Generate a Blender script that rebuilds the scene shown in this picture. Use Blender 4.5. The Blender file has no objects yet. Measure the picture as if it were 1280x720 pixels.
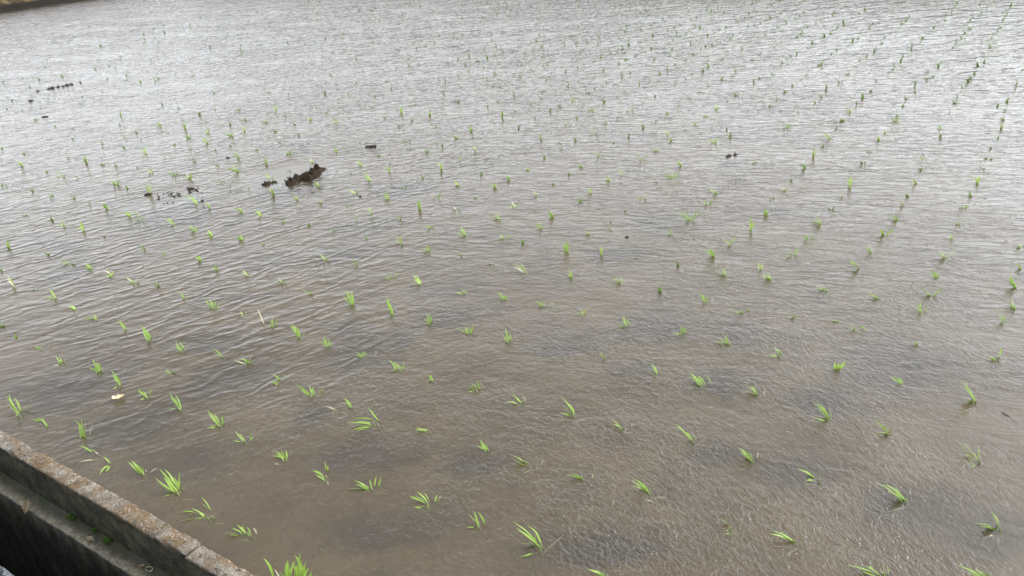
import bpy, bmesh, math, random
from mathutils import Vector, Matrix, noise

scene = bpy.context.scene
col = scene.collection
R = math.radians

# tuning values
SW = (0.9, 2.1)
AMP = (0.0025, 0.0032, 0.0098, 0.0240, 0.0042, 0.0052, 0.0014)
SILT = ((0.104, 0.084, 0.056), (0.137, 0.111, 0.075))
HORIZON = (38.5, 41.0, 44.5)
GLR = 0.09
CLOUD = ((9.9, 10.3, 10.9), (15.2, 15.4, 15.6))
GLOW = (3.0, 1.1, 14.0, 3.2)
SUN_E = 2.7; SUN_ANG = 28.0
LEAF = ((0.13, 0.26, 0.03), (0.36, 0.50, 0.10))
CAMROT = [[0.835271, -0.191665, 0.515351], [0.545541, 0.405832, -0.73327], [-0.068604, 0.893625, 0.443541]]
PATCHES = [ (-1.16,2.68,0.13,0.11),(-0.86,2.78,0.08,0.08),(-0.31,2.75,0.16,0.14),(-0.80,2.39,0.08,0.07),(-0.82,1.45,0.19,0.06),(-2.23,1.14,0.15,0.12),(-1.66,1.46,0.16,0.08),(-2.56,1.15,0.16,0.11),(-3.01,1.20,0.16,0.15),(-2.46,1.57,0.18,0.11),(-2.81,1.71,0.15,0.08),(-2.16,1.92,0.10,0.10),(-2.02,2.35,0.10,0.08),(-1.44,2.35,0.11,0.06),(-1.37,1.22,0.17,0.07),(-0.45,2.44,0.09,0.07),(-0.42,2.03,0.12,0.06),(-0.09,2.04,0.15,0.08),(-1.32,1.61,0.10,0.06),(-3.14,2.97,0.16,0.11),(-2.94,2.66,0.15,0.09),(-3.29,3.60,0.18,0.13),(-4.41,2.64,0.24,0.22),(-4.18,1.85,0.12,0.15),(-3.24,2.42,0.13,0.10),(-0.67,2.00,0.08,0.04),(0.08,2.02,0.10,0.08),(-1.64,3.71,0.15,0.10),(-1.65,3.26,0.14,0.08),(-2.16,2.57,0.15,0.07), ]
HX = (-0.575, 0.818)
SEEDLINGS=[
(0.047,3.289,0.034,'f',0,0,0),
(0.036,3.478,0.06,'f',0,1,0),
(0.038,3.687,0.037,'f',0,2,0),
(0.023,3.909,0.03,'f',0,3,0),
(-0.244,3.273,0.042,'f',1,0,0),
(-0.243,3.45,0.038,'f',1,1,0),
(-0.244,3.671,0.054,'f',1,2,0),
(-0.245,3.896,0.03,'f',1,3,0),
(-0.247,4.099,0.034,'f',1,4,0),
(-0.251,4.328,0.037,'f',1,5,0),
(-0.241,4.746,0.048,'f',1,6,0),
(-0.221,5.871,0.039,'f',1,7,0),
(-0.223,6.073,0.046,'f',1,8,0),
(-0.216,7.19,0.061,'f',1,9,0),
(-0.545,3.403,0.055,'f',2,0,0),
(-0.531,3.595,0.033,'f',2,1,0),
(-0.524,3.825,0.056,'f',2,2,0),
(-0.505,4.033,0.04,'f',2,3,0),
(-0.518,4.256,0.037,'f',2,4,0),
(-0.511,4.621,0.052,'f',2,5,0),
(-0.552,5.029,0.039,'f',2,6,0),
(-0.552,5.758,0.044,'f',2,7,0),
(-0.557,6.443,0.045,'f',2,8,0),
(-0.546,7.135,0.064,'f',2,9,0),
(-0.542,7.282,0.062,'f',2,10,0),
(-0.542,7.749,0.058,'f',2,11,0),
(-0.53,8.605,0.055,'f',2,12,0),
(-0.921,3.217,0.03,'f',3,0,0),
(-0.839,3.431,0.06,'f',3,1,0),
(-0.828,3.638,0.046,'f',3,2,0),
(-0.821,3.845,0.048,'f',3,3,0),
(-0.816,4.259,0.037,'f',3,4,0),
(-0.818,4.437,0.055,'f',3,5,0),
(-0.843,5.366,0.036,'f',3,6,0),
(-0.842,5.534,0.037,'f',3,7,0),
(-0.838,5.843,0.051,'f',3,8,0),
(-0.87,6.44,0.055,'f',3,9,0),
(-0.841,7.114,0.05,'f',3,10,0),
(-0.829,7.638,0.057,'f',3,11,0),
(-0.812,8.964,0.057,'f',3,12,0),
(-0.816,9.297,0.059,'f',3,13,0),
(-0.807,9.534,0.061,'f',3,14,0),
(-1.15,3.273,0.052,'f',4,0,0),
(-1.134,3.436,0.041,'f',4,1,0),
(-1.105,3.637,0.065,'f',4,2,0),
(-1.098,3.866,0.033,'f',4,3,0),
(-1.113,4.255,0.033,'f',4,4,0),
(-1.111,4.656,0.055,'f',4,5,0),
(-1.131,4.894,0.047,'f',4,6,0),
(-1.134,5.31,0.061,'f',4,7,0),
(-1.161,5.751,0.045,'f',4,8,0),
(-1.159,5.988,0.043,'f',4,9,0),
(-1.17,6.193,0.048,'f',4,10,0),
(-1.169,6.414,0.046,'f',4,11,0),
(-1.16,6.649,0.047,'f',4,12,0),
(-1.15,7.586,0.053,'f',4,13,0),
(-1.163,8.429,0.058,'f',4,14,0),
(-1.143,8.96,0.057,'f',4,15,0),
(-1.429,3.439,0.042,'f',5,0,0),
(-1.416,3.652,0.078,'f',5,1,0),
(-1.411,3.891,0.034,'f',5,2,0),
(-1.43,4.063,0.049,'f',5,3,0),
(-1.452,5.45,0.043,'f',5,4,0),
(-1.486,6.626,0.058,'f',5,5,0),
(-1.434,6.857,0.045,'f',5,6,0),
(-1.473,7.508,0.064,'f',5,7,0),
(-1.791,3.266,0.031,'f',6,0,0),
(-1.771,3.841,0.034,'f',6,1,0),
(-1.759,4.215,0.068,'f',6,2,0),
(-1.794,4.449,0.043,'f',6,3,0),
(-1.786,4.971,0.041,'f',6,4,0),
(-1.738,6.211,0.055,'f',6,5,0),
(-1.745,6.446,0.047,'f',6,6,0),
(-1.754,7.501,0.049,'f',6,7,0),
(-2.061,3.248,0.038,'f',7,0,0),
(-2.082,3.396,0.037,'f',7,1,0),
(-2.067,3.813,0.042,'f',7,2,0),
(-2.08,4.049,0.036,'f',7,3,0),
(-2.053,4.169,0.047,'f',7,4,0),
(-2.072,4.471,0.052,'f',7,5,0),
(-2.05,4.672,0.04,'f',7,6,0),
(-2.063,4.93,0.036,'f',7,7,0),
(-2.139,5.056,0.037,'f',7,8,0),
(-2.06,5.341,0.041,'f',7,9,0),
(-2.063,5.55,0.039,'f',7,10,0),
(-2.07,5.801,0.047,'f',7,11,0),
(-2.064,6.228,0.053,'f',7,12,0),
(-2.084,6.717,0.046,'f',7,13,0),
(-2.083,6.858,0.046,'f',7,14,0),
(-2.086,7.512,0.05,'f',7,15,0),
(-2.065,8.917,0.063,'f',7,16,0),
(-2.081,9.741,0.063,'f',7,17,0),
(-2.338,3.265,0.037,'f',8,0,0),
(-2.359,3.45,0.038,'f',8,1,0),
(-2.344,3.653,0.042,'f',8,2,0),
(-2.35,4.205,0.035,'f',8,3,0),
(-2.35,4.455,0.063,'f',8,4,0),
(-2.368,5.57,0.04,'f',8,5,0),
(-2.371,5.808,0.044,'f',8,6,0),
(-2.641,3.281,0.039,'f',9,0,0),
(-2.65,3.675,0.034,'f',9,1,0),
(-2.642,3.825,0.044,'f',9,2,0),
(-2.633,4.041,0.043,'f',9,3,0),
(-2.638,4.892,0.054,'f',9,4,0),
(-2.66,5.539,0.047,'f',9,5,0),
(-2.663,6.023,0.043,'f',9,6,0),
(-2.645,7.02,0.048,'f',9,7,0),
(-2.853,3.208,0.065,'f',10,0,0),
(-2.866,3.395,0.043,'f',10,1,0),
(-2.884,3.63,0.034,'f',10,2,0),
(-2.923,4.65,0.042,'f',10,3,0),
(-2.939,5.055,0.042,'f',10,4,0),
(-2.956,5.476,0.041,'f',10,5,0),
(-3.129,3.268,0.048,'f',11,0,0),
(-3.394,3.27,0.042,'f',11,1,0),
(-3.184,3.84,0.052,'f',11,2,0),
(-3.175,4.045,0.037,'f',11,3,0),
(-3.207,4.269,0.039,'f',11,4,0),
(-3.247,5.686,0.046,'f',11,5,0),
(-3.289,7.396,0.052,'f',11,6,0),
(-3.703,3.273,0.044,'f',12,0,0),
(-3.472,3.487,0.046,'f',12,1,0),
(-3.481,3.669,0.047,'f',12,2,0),
(-3.52,4.464,0.038,'f',12,3,0),
(-3.529,4.654,0.039,'f',12,4,0),
(-3.53,5.07,0.047,'f',12,5,0),
(-3.747,3.698,0.038,'f',13,0,0),
(-4.132,3.254,0.041,'f',14,0,0),
(-4.133,3.634,0.042,'f',14,1,0),
(-4.146,3.883,0.041,'f',14,2,0),
(-4.142,4.934,0.042,'f',14,3,0),
(-4.471,3.273,0.062,'f',15,0,0),
(-4.43,3.473,0.037,'f',15,1,0),
(-4.458,3.707,0.038,'f',15,2,0),
(-4.445,4.935,0.043,'f',15,3,0),
(-4.525,6.909,0.053,'f',15,4,0),
(-4.74,3.501,0.045,'f',16,0,0),
(-4.76,4.505,0.043,'f',16,1,0),
(-5.04,4.489,0.047,'f',17,0,0),
(-5.336,3.695,0.072,'f',18,0,0),
(-5.305,3.89,0.043,'f',18,1,0),
(-5.335,4.06,0.044,'f',18,2,0),
(-5.361,4.291,0.045,'f',18,3,0),
(-5.579,3.316,0.059,'f',19,0,0),
(-5.615,3.722,0.044,'f',19,1,0),
(-5.588,3.881,0.044,'f',19,2,0),
(-5.609,4.634,0.054,'f',19,3,0),
(-5.898,3.898,0.06,'f',20,0,0),
(-6.202,3.514,0.046,'f',21,0,0),
(-6.203,3.89,0.062,'f',21,1,0),
(-6.935,3.976,0.051,'f',22,0,0),
(-2.887,0.964,0.087,'h',0,0,[(-7,3,-56,-1,65,0),(-15,6,-49,11,69,0),(-19,11,-39,18,51,0),(-28,20,3,44,22,0),(-18,19,21,47,25,0),(-15,-1,-32,-27,4,1),(-25,15,-18,25,18,0)]),
(-2.761,0.982,0.035,'h',0,1,[(-6,3,-43,-20,11,0),(44,-6,21,-10,26,0),(-6,3,-23,-1,14,0)]),
(-2.542,1.0,0.086,'h',0,2,[(0,0,-27,6,58,0),(2,1,-4,22,68,0),(0,6,1,24,48,0),(7,16,22,37,36,1),(1,-6,-7,-29,4,0),(-8,0,-22,-18,4,0)]),
(-2.321,0.968,0.049,'h',0,3,[(-103,3,-151,-15,20,0),(-3,-2,-25,-7,18,0),(5,-3,33,-61,4,0),(13,-16,34,-38,4,0),(-65,-6,-92,-55,4,1),(-74,7,-93,0,10,1)]),
(-2.161,0.981,0.052,'h',0,4,[(-6,2,-38,-1,40,0),(-6,0,-51,-10,41,0),(-9,6,-27,5,26,0),(3,12,32,34,16,1),(-5,14,-11,14,10,1)]),
(-1.976,0.976,0.091,'h',0,5,[(-18,6,-70,1,72,0),(-24,13,-64,13,65,0),(-15,7,-81,-14,44,0),(-25,17,-26,35,53,0),(-15,18,-2,30,17,0),(-18,6,-48,-12,10,0),(-23,3,-29,-31,4,0),(-20,15,-36,20,40,0),(-16,8,-48,0,27,0)]),
(-1.8,0.96,0.051,'h',0,6,[(-30,20,-55,18,39,0),(-21,2,-67,-17,19,0),(-50,-4,-104,-39,4,0),(0,0,-39,-28,4,0),(-36,-15,-67,-56,4,0)]),
(-1.641,0.965,0.05,'h',0,7,[(-15,5,-43,-3,25,0),(-20,2,-56,-13,15,0),(-11,-8,-63,-40,13,0),(-7,10,-17,9,18,0),(12,15,1,15,19,1)]),
(-1.382,0.897,0.104,'h',0,8,[(-64,-17,-87,-14,72,0),(-48,-4,-65,-5,38,1),(-19,-3,-21,12,77,0),(-12,-7,-14,8,77,0),(0,0,-7,12,77,0),(7,4,4,16,68,0),(13,15,15,29,62,0),(14,8,8,16,53,0),(-7,-4,-23,2,71,0),(42,23,47,35,38,0),(28,8,43,28,53,0),(-2,-1,16,24,71,0),(5,3,28,32,82,0),(-13,-15,-30,-13,53,0),(0,-7,-7,1,59,0),(23,6,37,26,65,0)]),
(-3.299,1.274,0.03,'h',1,0,[(-9,-1,-40,-12,12,0),(2,19,14,32,16,1)]),
(-3.11,1.247,0.036,'h',1,1,[(4,2,-26,-1,28,0),(3,7,17,21,17,0),(-1,5,-14,7,21,0),(7,-8,0,-32,4,1)]),
(-2.897,1.28,0.056,'h',1,2,[(4,2,-43,-15,15,0),(-7,4,-34,10,44,0),(-3,6,-18,13,33,0),(4,10,6,19,18,1),(-18,7,-38,-13,4,0),(-9,8,-11,20,27,0)]),
(-2.723,1.259,0.07,'h',1,3,[(-3,6,-47,8,55,0),(-13,9,-35,13,36,0),(-7,9,-12,-20,4,0),(-28,16,-50,5,9,0),(-6,12,-24,16,29,0)]),
(-2.551,1.262,0.035,'h',1,4,[(-4,2,-42,-5,28,0),(0,4,-2,16,28,0),(2,-2,-9,-26,4,0),(-11,6,-29,5,19,0)]),
(-2.37,1.272,0.068,'h',1,5,[(-3,2,-46,4,54,0),(-9,6,-36,7,34,0),(-12,1,-40,-30,11,0),(-13,7,-46,6,36,0)]),
(-2.153,1.27,0.068,'h',1,6,[(-5,4,-52,2,54,0),(-5,10,-8,23,33,0),(-6,-3,-29,-34,4,0),(-16,11,-38,14,33,0),(-10,4,-34,-1,18,0)]),
(-2.009,1.253,0.04,'h',1,7,[(1,3,-20,3,27,0),(1,1,-30,-22,10,0),(6,16,12,29,24,0),(-1,5,-35,1,32,0)]),
(-1.809,1.254,0.034,'h',1,8,[(-4,4,-44,-16,11,0),(-6,6,-41,-3,23,0),(-7,8,-25,8,26,0),(-6,10,-12,17,24,0),(-10,17,2,30,16,0),(0,-17,-15,-36,4,1),(-2,1,-33,-8,19,0)]),
(-1.633,1.256,0.035,'h',1,9,[(-24,24,-31,31,24,0),(-6,2,-47,-14,16,0),(10,-5,-25,-19,14,0),(32,-22,29,-19,10,1)]),
(-1.468,1.283,0.056,'h',1,10,[(-2,2,-53,-16,25,0),(-3,1,-64,-40,4,0),(-5,7,-14,11,24,0),(-3,12,1,25,30,0),(6,18,14,33,29,0),(-6,7,-42,-13,10,0),(-6,2,-46,-22,11,0)]),
(-1.267,1.305,0.04,'h',1,11,[(-14,14,-48,6,31,0),(-13,12,-58,-8,15,0),(1,3,-28,-23,10,0),(-1,25,6,36,21,0),(4,28,15,41,20,0),(-24,16,-69,-4,16,0)]),
(-1.091,1.31,0.047,'h',1,12,[(-6,3,-35,-3,37,0),(-5,6,-28,0,24,0),(-7,0,-29,-25,4,0),(6,16,-14,16,35,0)]),
(-0.898,1.323,0.098,'h',1,13,[(-2,3,-76,-20,78,0),(-6,8,-69,-15,54,0),(-16,20,-38,18,42,0),(-8,12,-54,-23,12,0),(-10,-10,-33,-56,4,0),(-7,-9,-20,-48,4,0),(-7,17,-26,16,41,0)]),
(-0.703,1.325,0.049,'h',1,14,[(-2,3,-49,-20,18,0),(-2,2,-32,-14,10,0),(-5,-1,-25,-17,9,0)]),
(-4.072,1.558,0.054,'h',2,0,0),
(-3.728,1.569,0.044,'h',2,1,0),
(-3.527,1.555,0.03,'h',2,2,0),
(-3.359,1.532,0.03,'h',2,3,[(0,0,-35,-18,11,0),(8,14,-3,17,16,0),(36,11,4,3,15,0)]),
(-3.116,1.546,0.043,'h',2,4,[(-3,-1,-47,-6,34,0),(-9,1,-39,1,27,0),(-4,-2,-10,-15,8,0)]),
(-2.931,1.536,0.072,'h',2,5,[(-3,2,-57,5,57,0),(-23,11,-55,17,42,0),(-11,17,-6,28,17,1),(4,2,-12,-19,4,0),(-10,2,-29,2,17,0)]),
(-2.73,1.536,0.046,'h',2,6,[(-4,3,-30,9,37,0),(-4,12,1,24,18,0),(-4,-2,-11,-16,4,0),(-16,15,-23,25,26,0),(-15,24,-38,25,22,0)]),
(-2.538,1.586,0.041,'h',2,7,[(0,0,-44,-5,32,0),(11,6,18,17,14,1)]),
(-2.408,1.602,0.036,'h',2,8,0),
(-2.178,1.558,0.033,'h',2,9,[(-9,23,-52,13,24,0),(-3,3,-23,-16,9,0),(-18,26,-35,9,9,0),(-9,38,-13,42,12,0),(3,2,-4,-15,4,0)]),
(-2.002,1.555,0.046,'h',2,10,[(-10,5,-66,-6,35,0),(1,4,-18,11,34,0),(7,28,21,46,21,0),(-11,11,-41,4,16,0),(-2,16,-16,21,23,0)]),
(-1.828,1.568,0.039,'h',2,11,[(3,2,-24,3,31,0),(1,4,-16,7,22,0),(-30,-29,-72,-47,11,1),(14,-25,0,-43,9,1)]),
(-1.673,1.535,0.067,'h',2,12,[(-22,24,-97,-23,4,0),(-13,-1,-85,-56,16,0),(-1,-4,-54,-72,4,0),(-11,26,-54,23,41,0),(-17,-16,-26,-13,16,0),(-5,1,-62,-45,4,0)]),
(-1.496,1.588,0.038,'h',2,13,[(-2,3,-40,-31,11,0),(-3,1,-35,-18,10,0)]),
(-1.263,1.598,0.046,'h',2,14,[(0,0,-30,-1,36,0),(-5,1,-37,-10,15,0),(1,1,-10,4,21,0)]),
(-1.118,1.603,0.045,'h',2,15,[(-1,2,-53,-17,24,0),(0,0,-45,-19,12,0),(-7,5,-39,-6,16,0),(17,-10,16,-45,4,1),(33,16,45,27,13,1)]),
(-0.934,1.624,0.042,'h',2,16,[(-1,2,-43,-12,22,0),(-1,-1,-49,-22,12,0),(-5,-3,-31,-16,9,0),(19,15,22,22,15,1)]),
(-0.74,1.66,0.06,'h',2,17,[(-1,2,-60,-15,48,0),(-1,-1,-44,-12,39,0),(-15,6,-52,-10,11,0),(25,-22,3,-41,9,1),(-1,4,-36,-4,33,0)]),
(-0.486,1.631,0.035,'h',2,18,[(-9,17,-43,3,21,0),(7,2,-12,-28,4,0)]),
(-0.325,1.667,0.067,'h',2,19,[(-1,4,-68,-29,24,0),(-3,2,-38,-15,12,0),(-6,5,-29,-10,9,0),(10,-27,8,-48,4,1)]),
(-0.112,1.662,0.069,'h',2,20,[(-19,1,-84,-33,21,0),(0,0,-50,-24,29,0),(-22,6,-42,-3,11,0),(6,7,-2,6,27,0),(-12,-10,-23,-14,18,0),(-3,-9,-50,-34,15,0),(1,-3,-15,-9,24,0)]),
(-4.649,1.82,0.044,'h',3,0,0),
(-4.07,1.841,0.045,'h',3,1,0),
(-3.9,1.861,0.032,'h',3,2,0),
(-3.708,1.847,0.034,'h',3,3,0),
(-3.515,1.849,0.039,'h',3,4,0),
(-3.139,1.857,0.033,'h',3,5,[(0,0,-33,0,26,0),(10,-2,33,17,14,0),(1,-6,-14,-9,8,0)]),
(-2.93,1.85,0.05,'h',3,6,[(-7,5,-51,-3,22,0),(-1,4,-30,13,39,0),(17,8,24,26,25,0),(2,9,-10,22,30,0),(-11,3,-44,5,30,0),(26,6,37,16,8,0)]),
(-2.74,1.86,0.03,'h',3,7,[(-3,3,-17,-23,4,0),(-7,11,2,24,15,0),(-15,13,-31,13,13,0)]),
(-2.541,1.853,0.075,'h',3,8,[(-7,6,-20,-7,8,0),(-7,6,-19,21,33,0),(-2,13,1,27,21,0),(-57,1,-101,17,59,1),(-7,10,-27,13,21,0)]),
(-2.37,1.839,0.059,'h',3,9,[(-8,2,-54,7,47,0),(-10,10,-48,17,43,0),(-6,11,-36,21,39,0),(-5,12,-21,22,29,0),(-4,-2,-41,-32,4,0),(-1,23,3,29,7,0)]),
(-2.201,1.84,0.042,'h',3,10,[(-8,5,-45,0,22,0),(-8,8,-31,17,34,0),(-2,8,0,19,17,0),(-15,10,-44,11,24,0),(-1,8,-15,16,24,0)]),
(-2.03,1.842,0.03,'h',3,11,[(11,5,-22,-1,17,0),(10,0,-20,-10,9,0),(11,22,-2,22,12,0),(43,38,37,45,16,1)]),
(-1.825,1.838,0.044,'h',3,12,[(-12,-3,-47,-1,34,0),(-2,2,-33,-29,4,0),(0,11,0,21,17,0),(-10,6,-36,6,23,0),(4,13,4,21,13,0),(-11,13,-24,14,13,0)]),
(-1.677,1.838,0.03,'h',3,13,[(8,4,-17,1,18,0),(5,5,-20,-2,10,0),(24,23,31,34,13,1),(-3,9,-19,9,15,0)]),
(-1.49,1.851,0.031,'h',3,14,[(-11,16,-39,8,13,0),(-8,24,-38,19,19,0),(-2,27,-17,33,24,0),(4,37,-9,40,17,0),(-4,5,-23,-18,4,0),(-2,16,-28,-2,9,0),(12,20,-21,15,22,0)]),
(-1.309,1.876,0.046,'h',3,15,[(-2,-4,-39,-5,36,0),(7,10,-9,10,17,1),(-3,-8,-42,-40,11,0)]),
(-1.115,1.886,0.079,'h',3,16,[(0,6,-58,5,62,0),(-4,17,-42,17,40,0),(-5,10,-44,-1,19,0),(-5,23,-34,21,28,0),(3,2,-41,-20,11,0),(-14,18,-26,21,19,0)]),
(-0.938,1.898,0.032,'h',3,17,[(-5,3,-40,-5,25,0),(-13,11,-34,5,11,0),(13,25,19,34,12,1),(1,-3,-17,-8,11,0)]),
(-0.718,1.939,0.072,'h',3,18,[(0,2,-62,-9,57,0),(-3,4,-39,-2,34,0),(-6,6,-29,4,26,0),(-1,11,-9,13,17,0)]),
(-0.528,1.931,0.056,'h',3,19,[(0,2,-48,-9,44,0),(-1,4,-38,-3,36,0),(-6,8,-30,4,30,0),(-6,-19,-32,-41,10,1),(2,22,0,28,21,1),(-10,11,-32,2,10,0)]),
(-0.339,1.937,0.048,'h',3,20,[(-14,12,-65,-8,25,0),(-4,3,-34,-21,4,0),(-18,15,-47,4,15,0),(23,-4,16,-31,4,1)]),
(-0.114,1.96,0.08,'h',3,21,[(-3,3,-81,-28,54,0),(-5,7,-37,-2,41,0),(-9,9,-50,-8,27,0),(3,34,-1,35,14,1),(-8,0,-38,-12,18,0)]),
(0.102,1.775,0.084,'h',3,22,[(-4,-6,-80,-43,44,0),(1,-7,-36,-24,27,0),(-2,-3,-47,-27,17,0)]),
(0.107,1.96,0.063,'h',3,23,[(-1,16,-28,8,42,0),(-2,-1,-63,-32,17,0),(-5,2,-34,-15,10,0),(-7,-19,-21,-45,4,1),(-14,1,-39,-10,18,0)]),
(-4.652,2.144,0.037,'h',4,0,0),
(-4.471,2.158,0.049,'h',4,1,0),
(-3.445,2.176,0.03,'h',4,2,0),
(-3.266,2.138,0.03,'h',4,3,0),
(-3.053,2.158,0.03,'h',4,4,0),
(-2.834,2.169,0.034,'h',4,5,0),
(-2.642,2.153,0.03,'h',4,6,0),
(-2.368,2.156,0.071,'h',4,7,[(0,0,-50,15,56,0),(-7,7,-49,26,56,0),(-2,5,-28,20,39,0),(-9,16,-36,35,45,0),(-11,5,-57,4,30,0)]),
(-2.147,2.162,0.082,'h',4,8,[(-8,6,-51,31,65,0),(-6,7,-41,30,58,0),(-4,8,-32,24,43,0),(-20,20,-61,31,43,0),(-11,14,-26,27,29,0)]),
(-1.951,2.171,0.045,'h',4,9,[(-2,3,-21,-19,9,0),(-5,7,-26,18,32,0),(-2,9,-15,26,35,0),(-5,13,-7,27,23,0),(-9,5,-33,5,18,0)]),
(-1.755,2.176,0.035,'h',4,10,[(-8,5,-53,-6,17,0),(-8,11,-28,15,22,0),(0,14,0,32,28,0),(6,-1,-16,-10,9,0),(0,9,-7,19,21,0)]),
(-1.577,2.191,0.056,'h',4,11,[(-2,3,-31,5,27,0),(-6,9,-29,26,44,0),(-3,16,-6,30,25,0),(0,4,-20,0,10,0)]),
(-1.186,2.255,0.03,'h',4,12,[(-3,2,-26,3,23,0),(19,20,24,26,7,1)]),
(-0.975,2.229,0.052,'h',4,13,[(-1,17,-36,20,41,0),(-5,19,-26,24,29,0),(-18,6,-40,3,16,1),(-7,-1,-15,-18,4,1)]),
(-0.821,2.251,0.053,'h',4,14,[(11,-1,-39,-7,42,0),(12,6,-30,0,32,0),(4,9,-36,-3,16,0),(37,26,7,25,29,0),(18,9,-11,7,26,0),(13,-5,-8,-16,9,0)]),
(-0.634,2.279,0.04,'h',4,15,[(6,3,-38,-6,32,0),(1,7,-23,4,22,0),(-1,2,-42,-20,11,1),(25,6,25,14,19,1)]),
(-0.393,2.245,0.064,'h',4,16,[(7,10,-50,-3,47,0),(6,15,-41,9,50,0),(1,19,-26,17,35,0),(7,22,-8,23,25,0),(5,3,-39,-33,12,0),(9,1,-18,-7,18,0),(-4,16,-44,5,25,0)]),
(-0.218,2.256,0.053,'h',4,17,[(1,9,-41,-3,36,0),(-2,10,-33,3,28,0),(22,4,-34,-42,14,0),(10,9,-8,3,14,0)]),
(0.031,2.231,0.059,'h',4,18,[(-15,18,-57,6,47,0),(-1,10,-12,13,41,0),(-1,8,-14,-42,4,0),(-10,21,-38,7,10,0)]),
(-4.684,2.446,0.038,'h',5,0,0),
(-4.413,2.418,0.045,'h',5,1,0),
(-4.296,2.413,0.072,'h',5,2,0),
(-4.041,2.45,0.05,'h',5,3,0),
(-3.82,2.433,0.041,'h',5,4,0),
(-3.663,2.419,0.033,'h',5,5,0),
(-3.457,2.457,0.032,'h',5,6,0),
(-2.833,2.455,0.033,'h',5,7,0),
(-2.642,2.484,0.03,'h',5,8,0),
(-2.381,2.442,0.059,'h',5,9,0),
(-2.222,2.448,0.046,'h',5,10,0),
(-1.985,2.455,0.03,'h',5,11,[(0,0,-26,-22,10,0),(2,5,-21,10,21,0),(10,9,-4,15,17,0)]),
(-1.796,2.482,0.041,'h',5,12,[(0,0,-45,2,33,0),(6,7,-27,14,31,0),(18,9,-9,9,18,0)]),
(-1.603,2.503,0.032,'h',5,13,[(0,0,-41,-2,25,0),(-5,8,-14,16,18,0),(32,29,13,29,13,0),(-7,11,-29,8,11,0)]),
(-1.423,2.513,0.03,'h',5,14,[(-2,5,-45,-11,11,0),(0,9,-19,10,14,0),(1,20,0,31,18,0)]),
(-1.224,2.505,0.052,'h',5,15,[(1,4,-30,15,41,0),(1,13,-21,22,31,0),(-3,2,-37,-17,10,0),(6,21,-9,23,15,0),(-5,10,-31,-3,9,0)]),
(-1.007,2.542,0.035,'h',5,16,[(-1,3,-33,-19,10,0),(1,7,-12,16,26,0),(6,15,-10,23,27,0),(6,20,3,28,15,0)]),
(-0.848,2.541,0.043,'h',5,17,[(6,6,-26,-15,10,0),(26,13,-11,6,20,0),(34,13,5,5,11,0),(15,24,-15,27,34,0),(20,18,5,25,27,0)]),
(-0.635,2.551,0.038,'h',5,18,[(7,11,-33,6,30,0),(2,17,-24,14,20,0),(0,0,-23,-21,9,0),(7,19,-14,18,20,0)]),
(-0.439,2.553,0.03,'h',5,19,0),
(-0.236,2.551,0.035,'h',5,20,[(2,8,-37,-4,23,0),(11,8,-25,-1,25,0),(12,20,-7,15,13,0),(6,3,-13,-3,10,0)]),
(-0.011,2.55,0.108,'h',5,21,[(6,3,-77,-17,86,0),(1,13,-40,10,63,0),(0,-2,-32,-34,10,0),(2,4,-23,-15,9,0),(5,3,-4,4,20,0)]),
(-6.25,2.736,0.044,'h',6,0,0),
(-5.643,2.699,0.044,'h',6,1,0),
(-5.074,2.749,0.041,'h',6,2,0),
(-4.669,2.728,0.061,'h',6,3,0),
(-4.202,2.73,0.086,'h',6,4,0),
(-4.055,2.718,0.033,'h',6,5,0),
(-3.81,2.752,0.035,'h',6,6,0),
(-3.652,2.757,0.039,'h',6,7,0),
(-2.612,2.775,0.036,'h',6,8,0),
(-2.422,2.765,0.041,'h',6,9,0),
(-1.846,2.755,0.06,'h',6,10,0),
(-1.635,2.8,0.03,'h',6,11,0),
(-1.414,2.843,0.036,'h',6,12,0),
(-1.022,2.828,0.05,'h',6,13,[(0,4,-35,12,39,0),(-3,12,-20,20,25,0),(3,9,-6,18,20,0),(20,9,23,21,16,1)]),
(-0.86,2.8,0.03,'h',6,14,[(-2,5,-30,-20,10,0),(4,13,-13,12,12,0),(16,38,10,41,10,0),(9,10,-23,-7,10,0)]),
(-0.67,2.851,0.03,'h',6,15,[(14,7,-23,-5,11,0),(6,21,-12,14,8,0)]),
(-0.446,2.856,0.044,'h',6,16,[(-58,49,-113,27,13,0),(3,5,-27,-1,20,0),(40,28,16,21,11,0),(8,12,-11,10,14,0)]),
(-0.23,2.84,0.03,'h',6,17,[(9,5,-21,-5,14,0),(9,13,-16,6,15,0)]),
(0.024,2.854,0.044,'h',6,18,[(1,23,-2,32,35,0),(0,3,-34,-14,11,0),(-3,-4,-24,-21,9,0),(17,12,8,-2,7,1)]),
(-5.819,2.982,0.046,'h',7,0,0),
(-5.07,3.016,0.042,'h',7,1,0),
(-4.87,3.049,0.041,'h',7,2,0),
(-4.695,3.043,0.04,'h',7,3,0),
(-4.411,3.087,0.039,'h',7,4,0),
(-3.866,3.038,0.046,'h',7,5,0),
(-3.643,3.036,0.037,'h',7,6,0),
(-3.468,3.054,0.032,'h',7,7,0),
(-3.061,3.053,0.042,'h',7,8,0),
(-2.618,3.02,0.035,'h',7,9,0),
(-2.382,3.005,0.045,'h',7,10,0),
(-2.17,3.051,0.04,'h',7,11,0),
(-1.797,3.04,0.044,'h',7,12,0),
(-1.632,3.078,0.034,'h',7,13,0),
(-1.028,3.112,0.044,'h',7,14,0),
(-0.854,3.149,0.03,'h',7,15,0),
(-0.624,3.132,0.034,'h',7,16,[(8,14,-34,-11,11,0),(16,14,0,11,9,0),(8,18,-16,13,12,0),(5,12,-30,2,11,0)]),
(-0.433,3.149,0.042,'h',7,17,[(25,6,-26,-11,15,0),(17,12,-36,-4,19,0),(12,14,-18,6,13,0)]),
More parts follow.
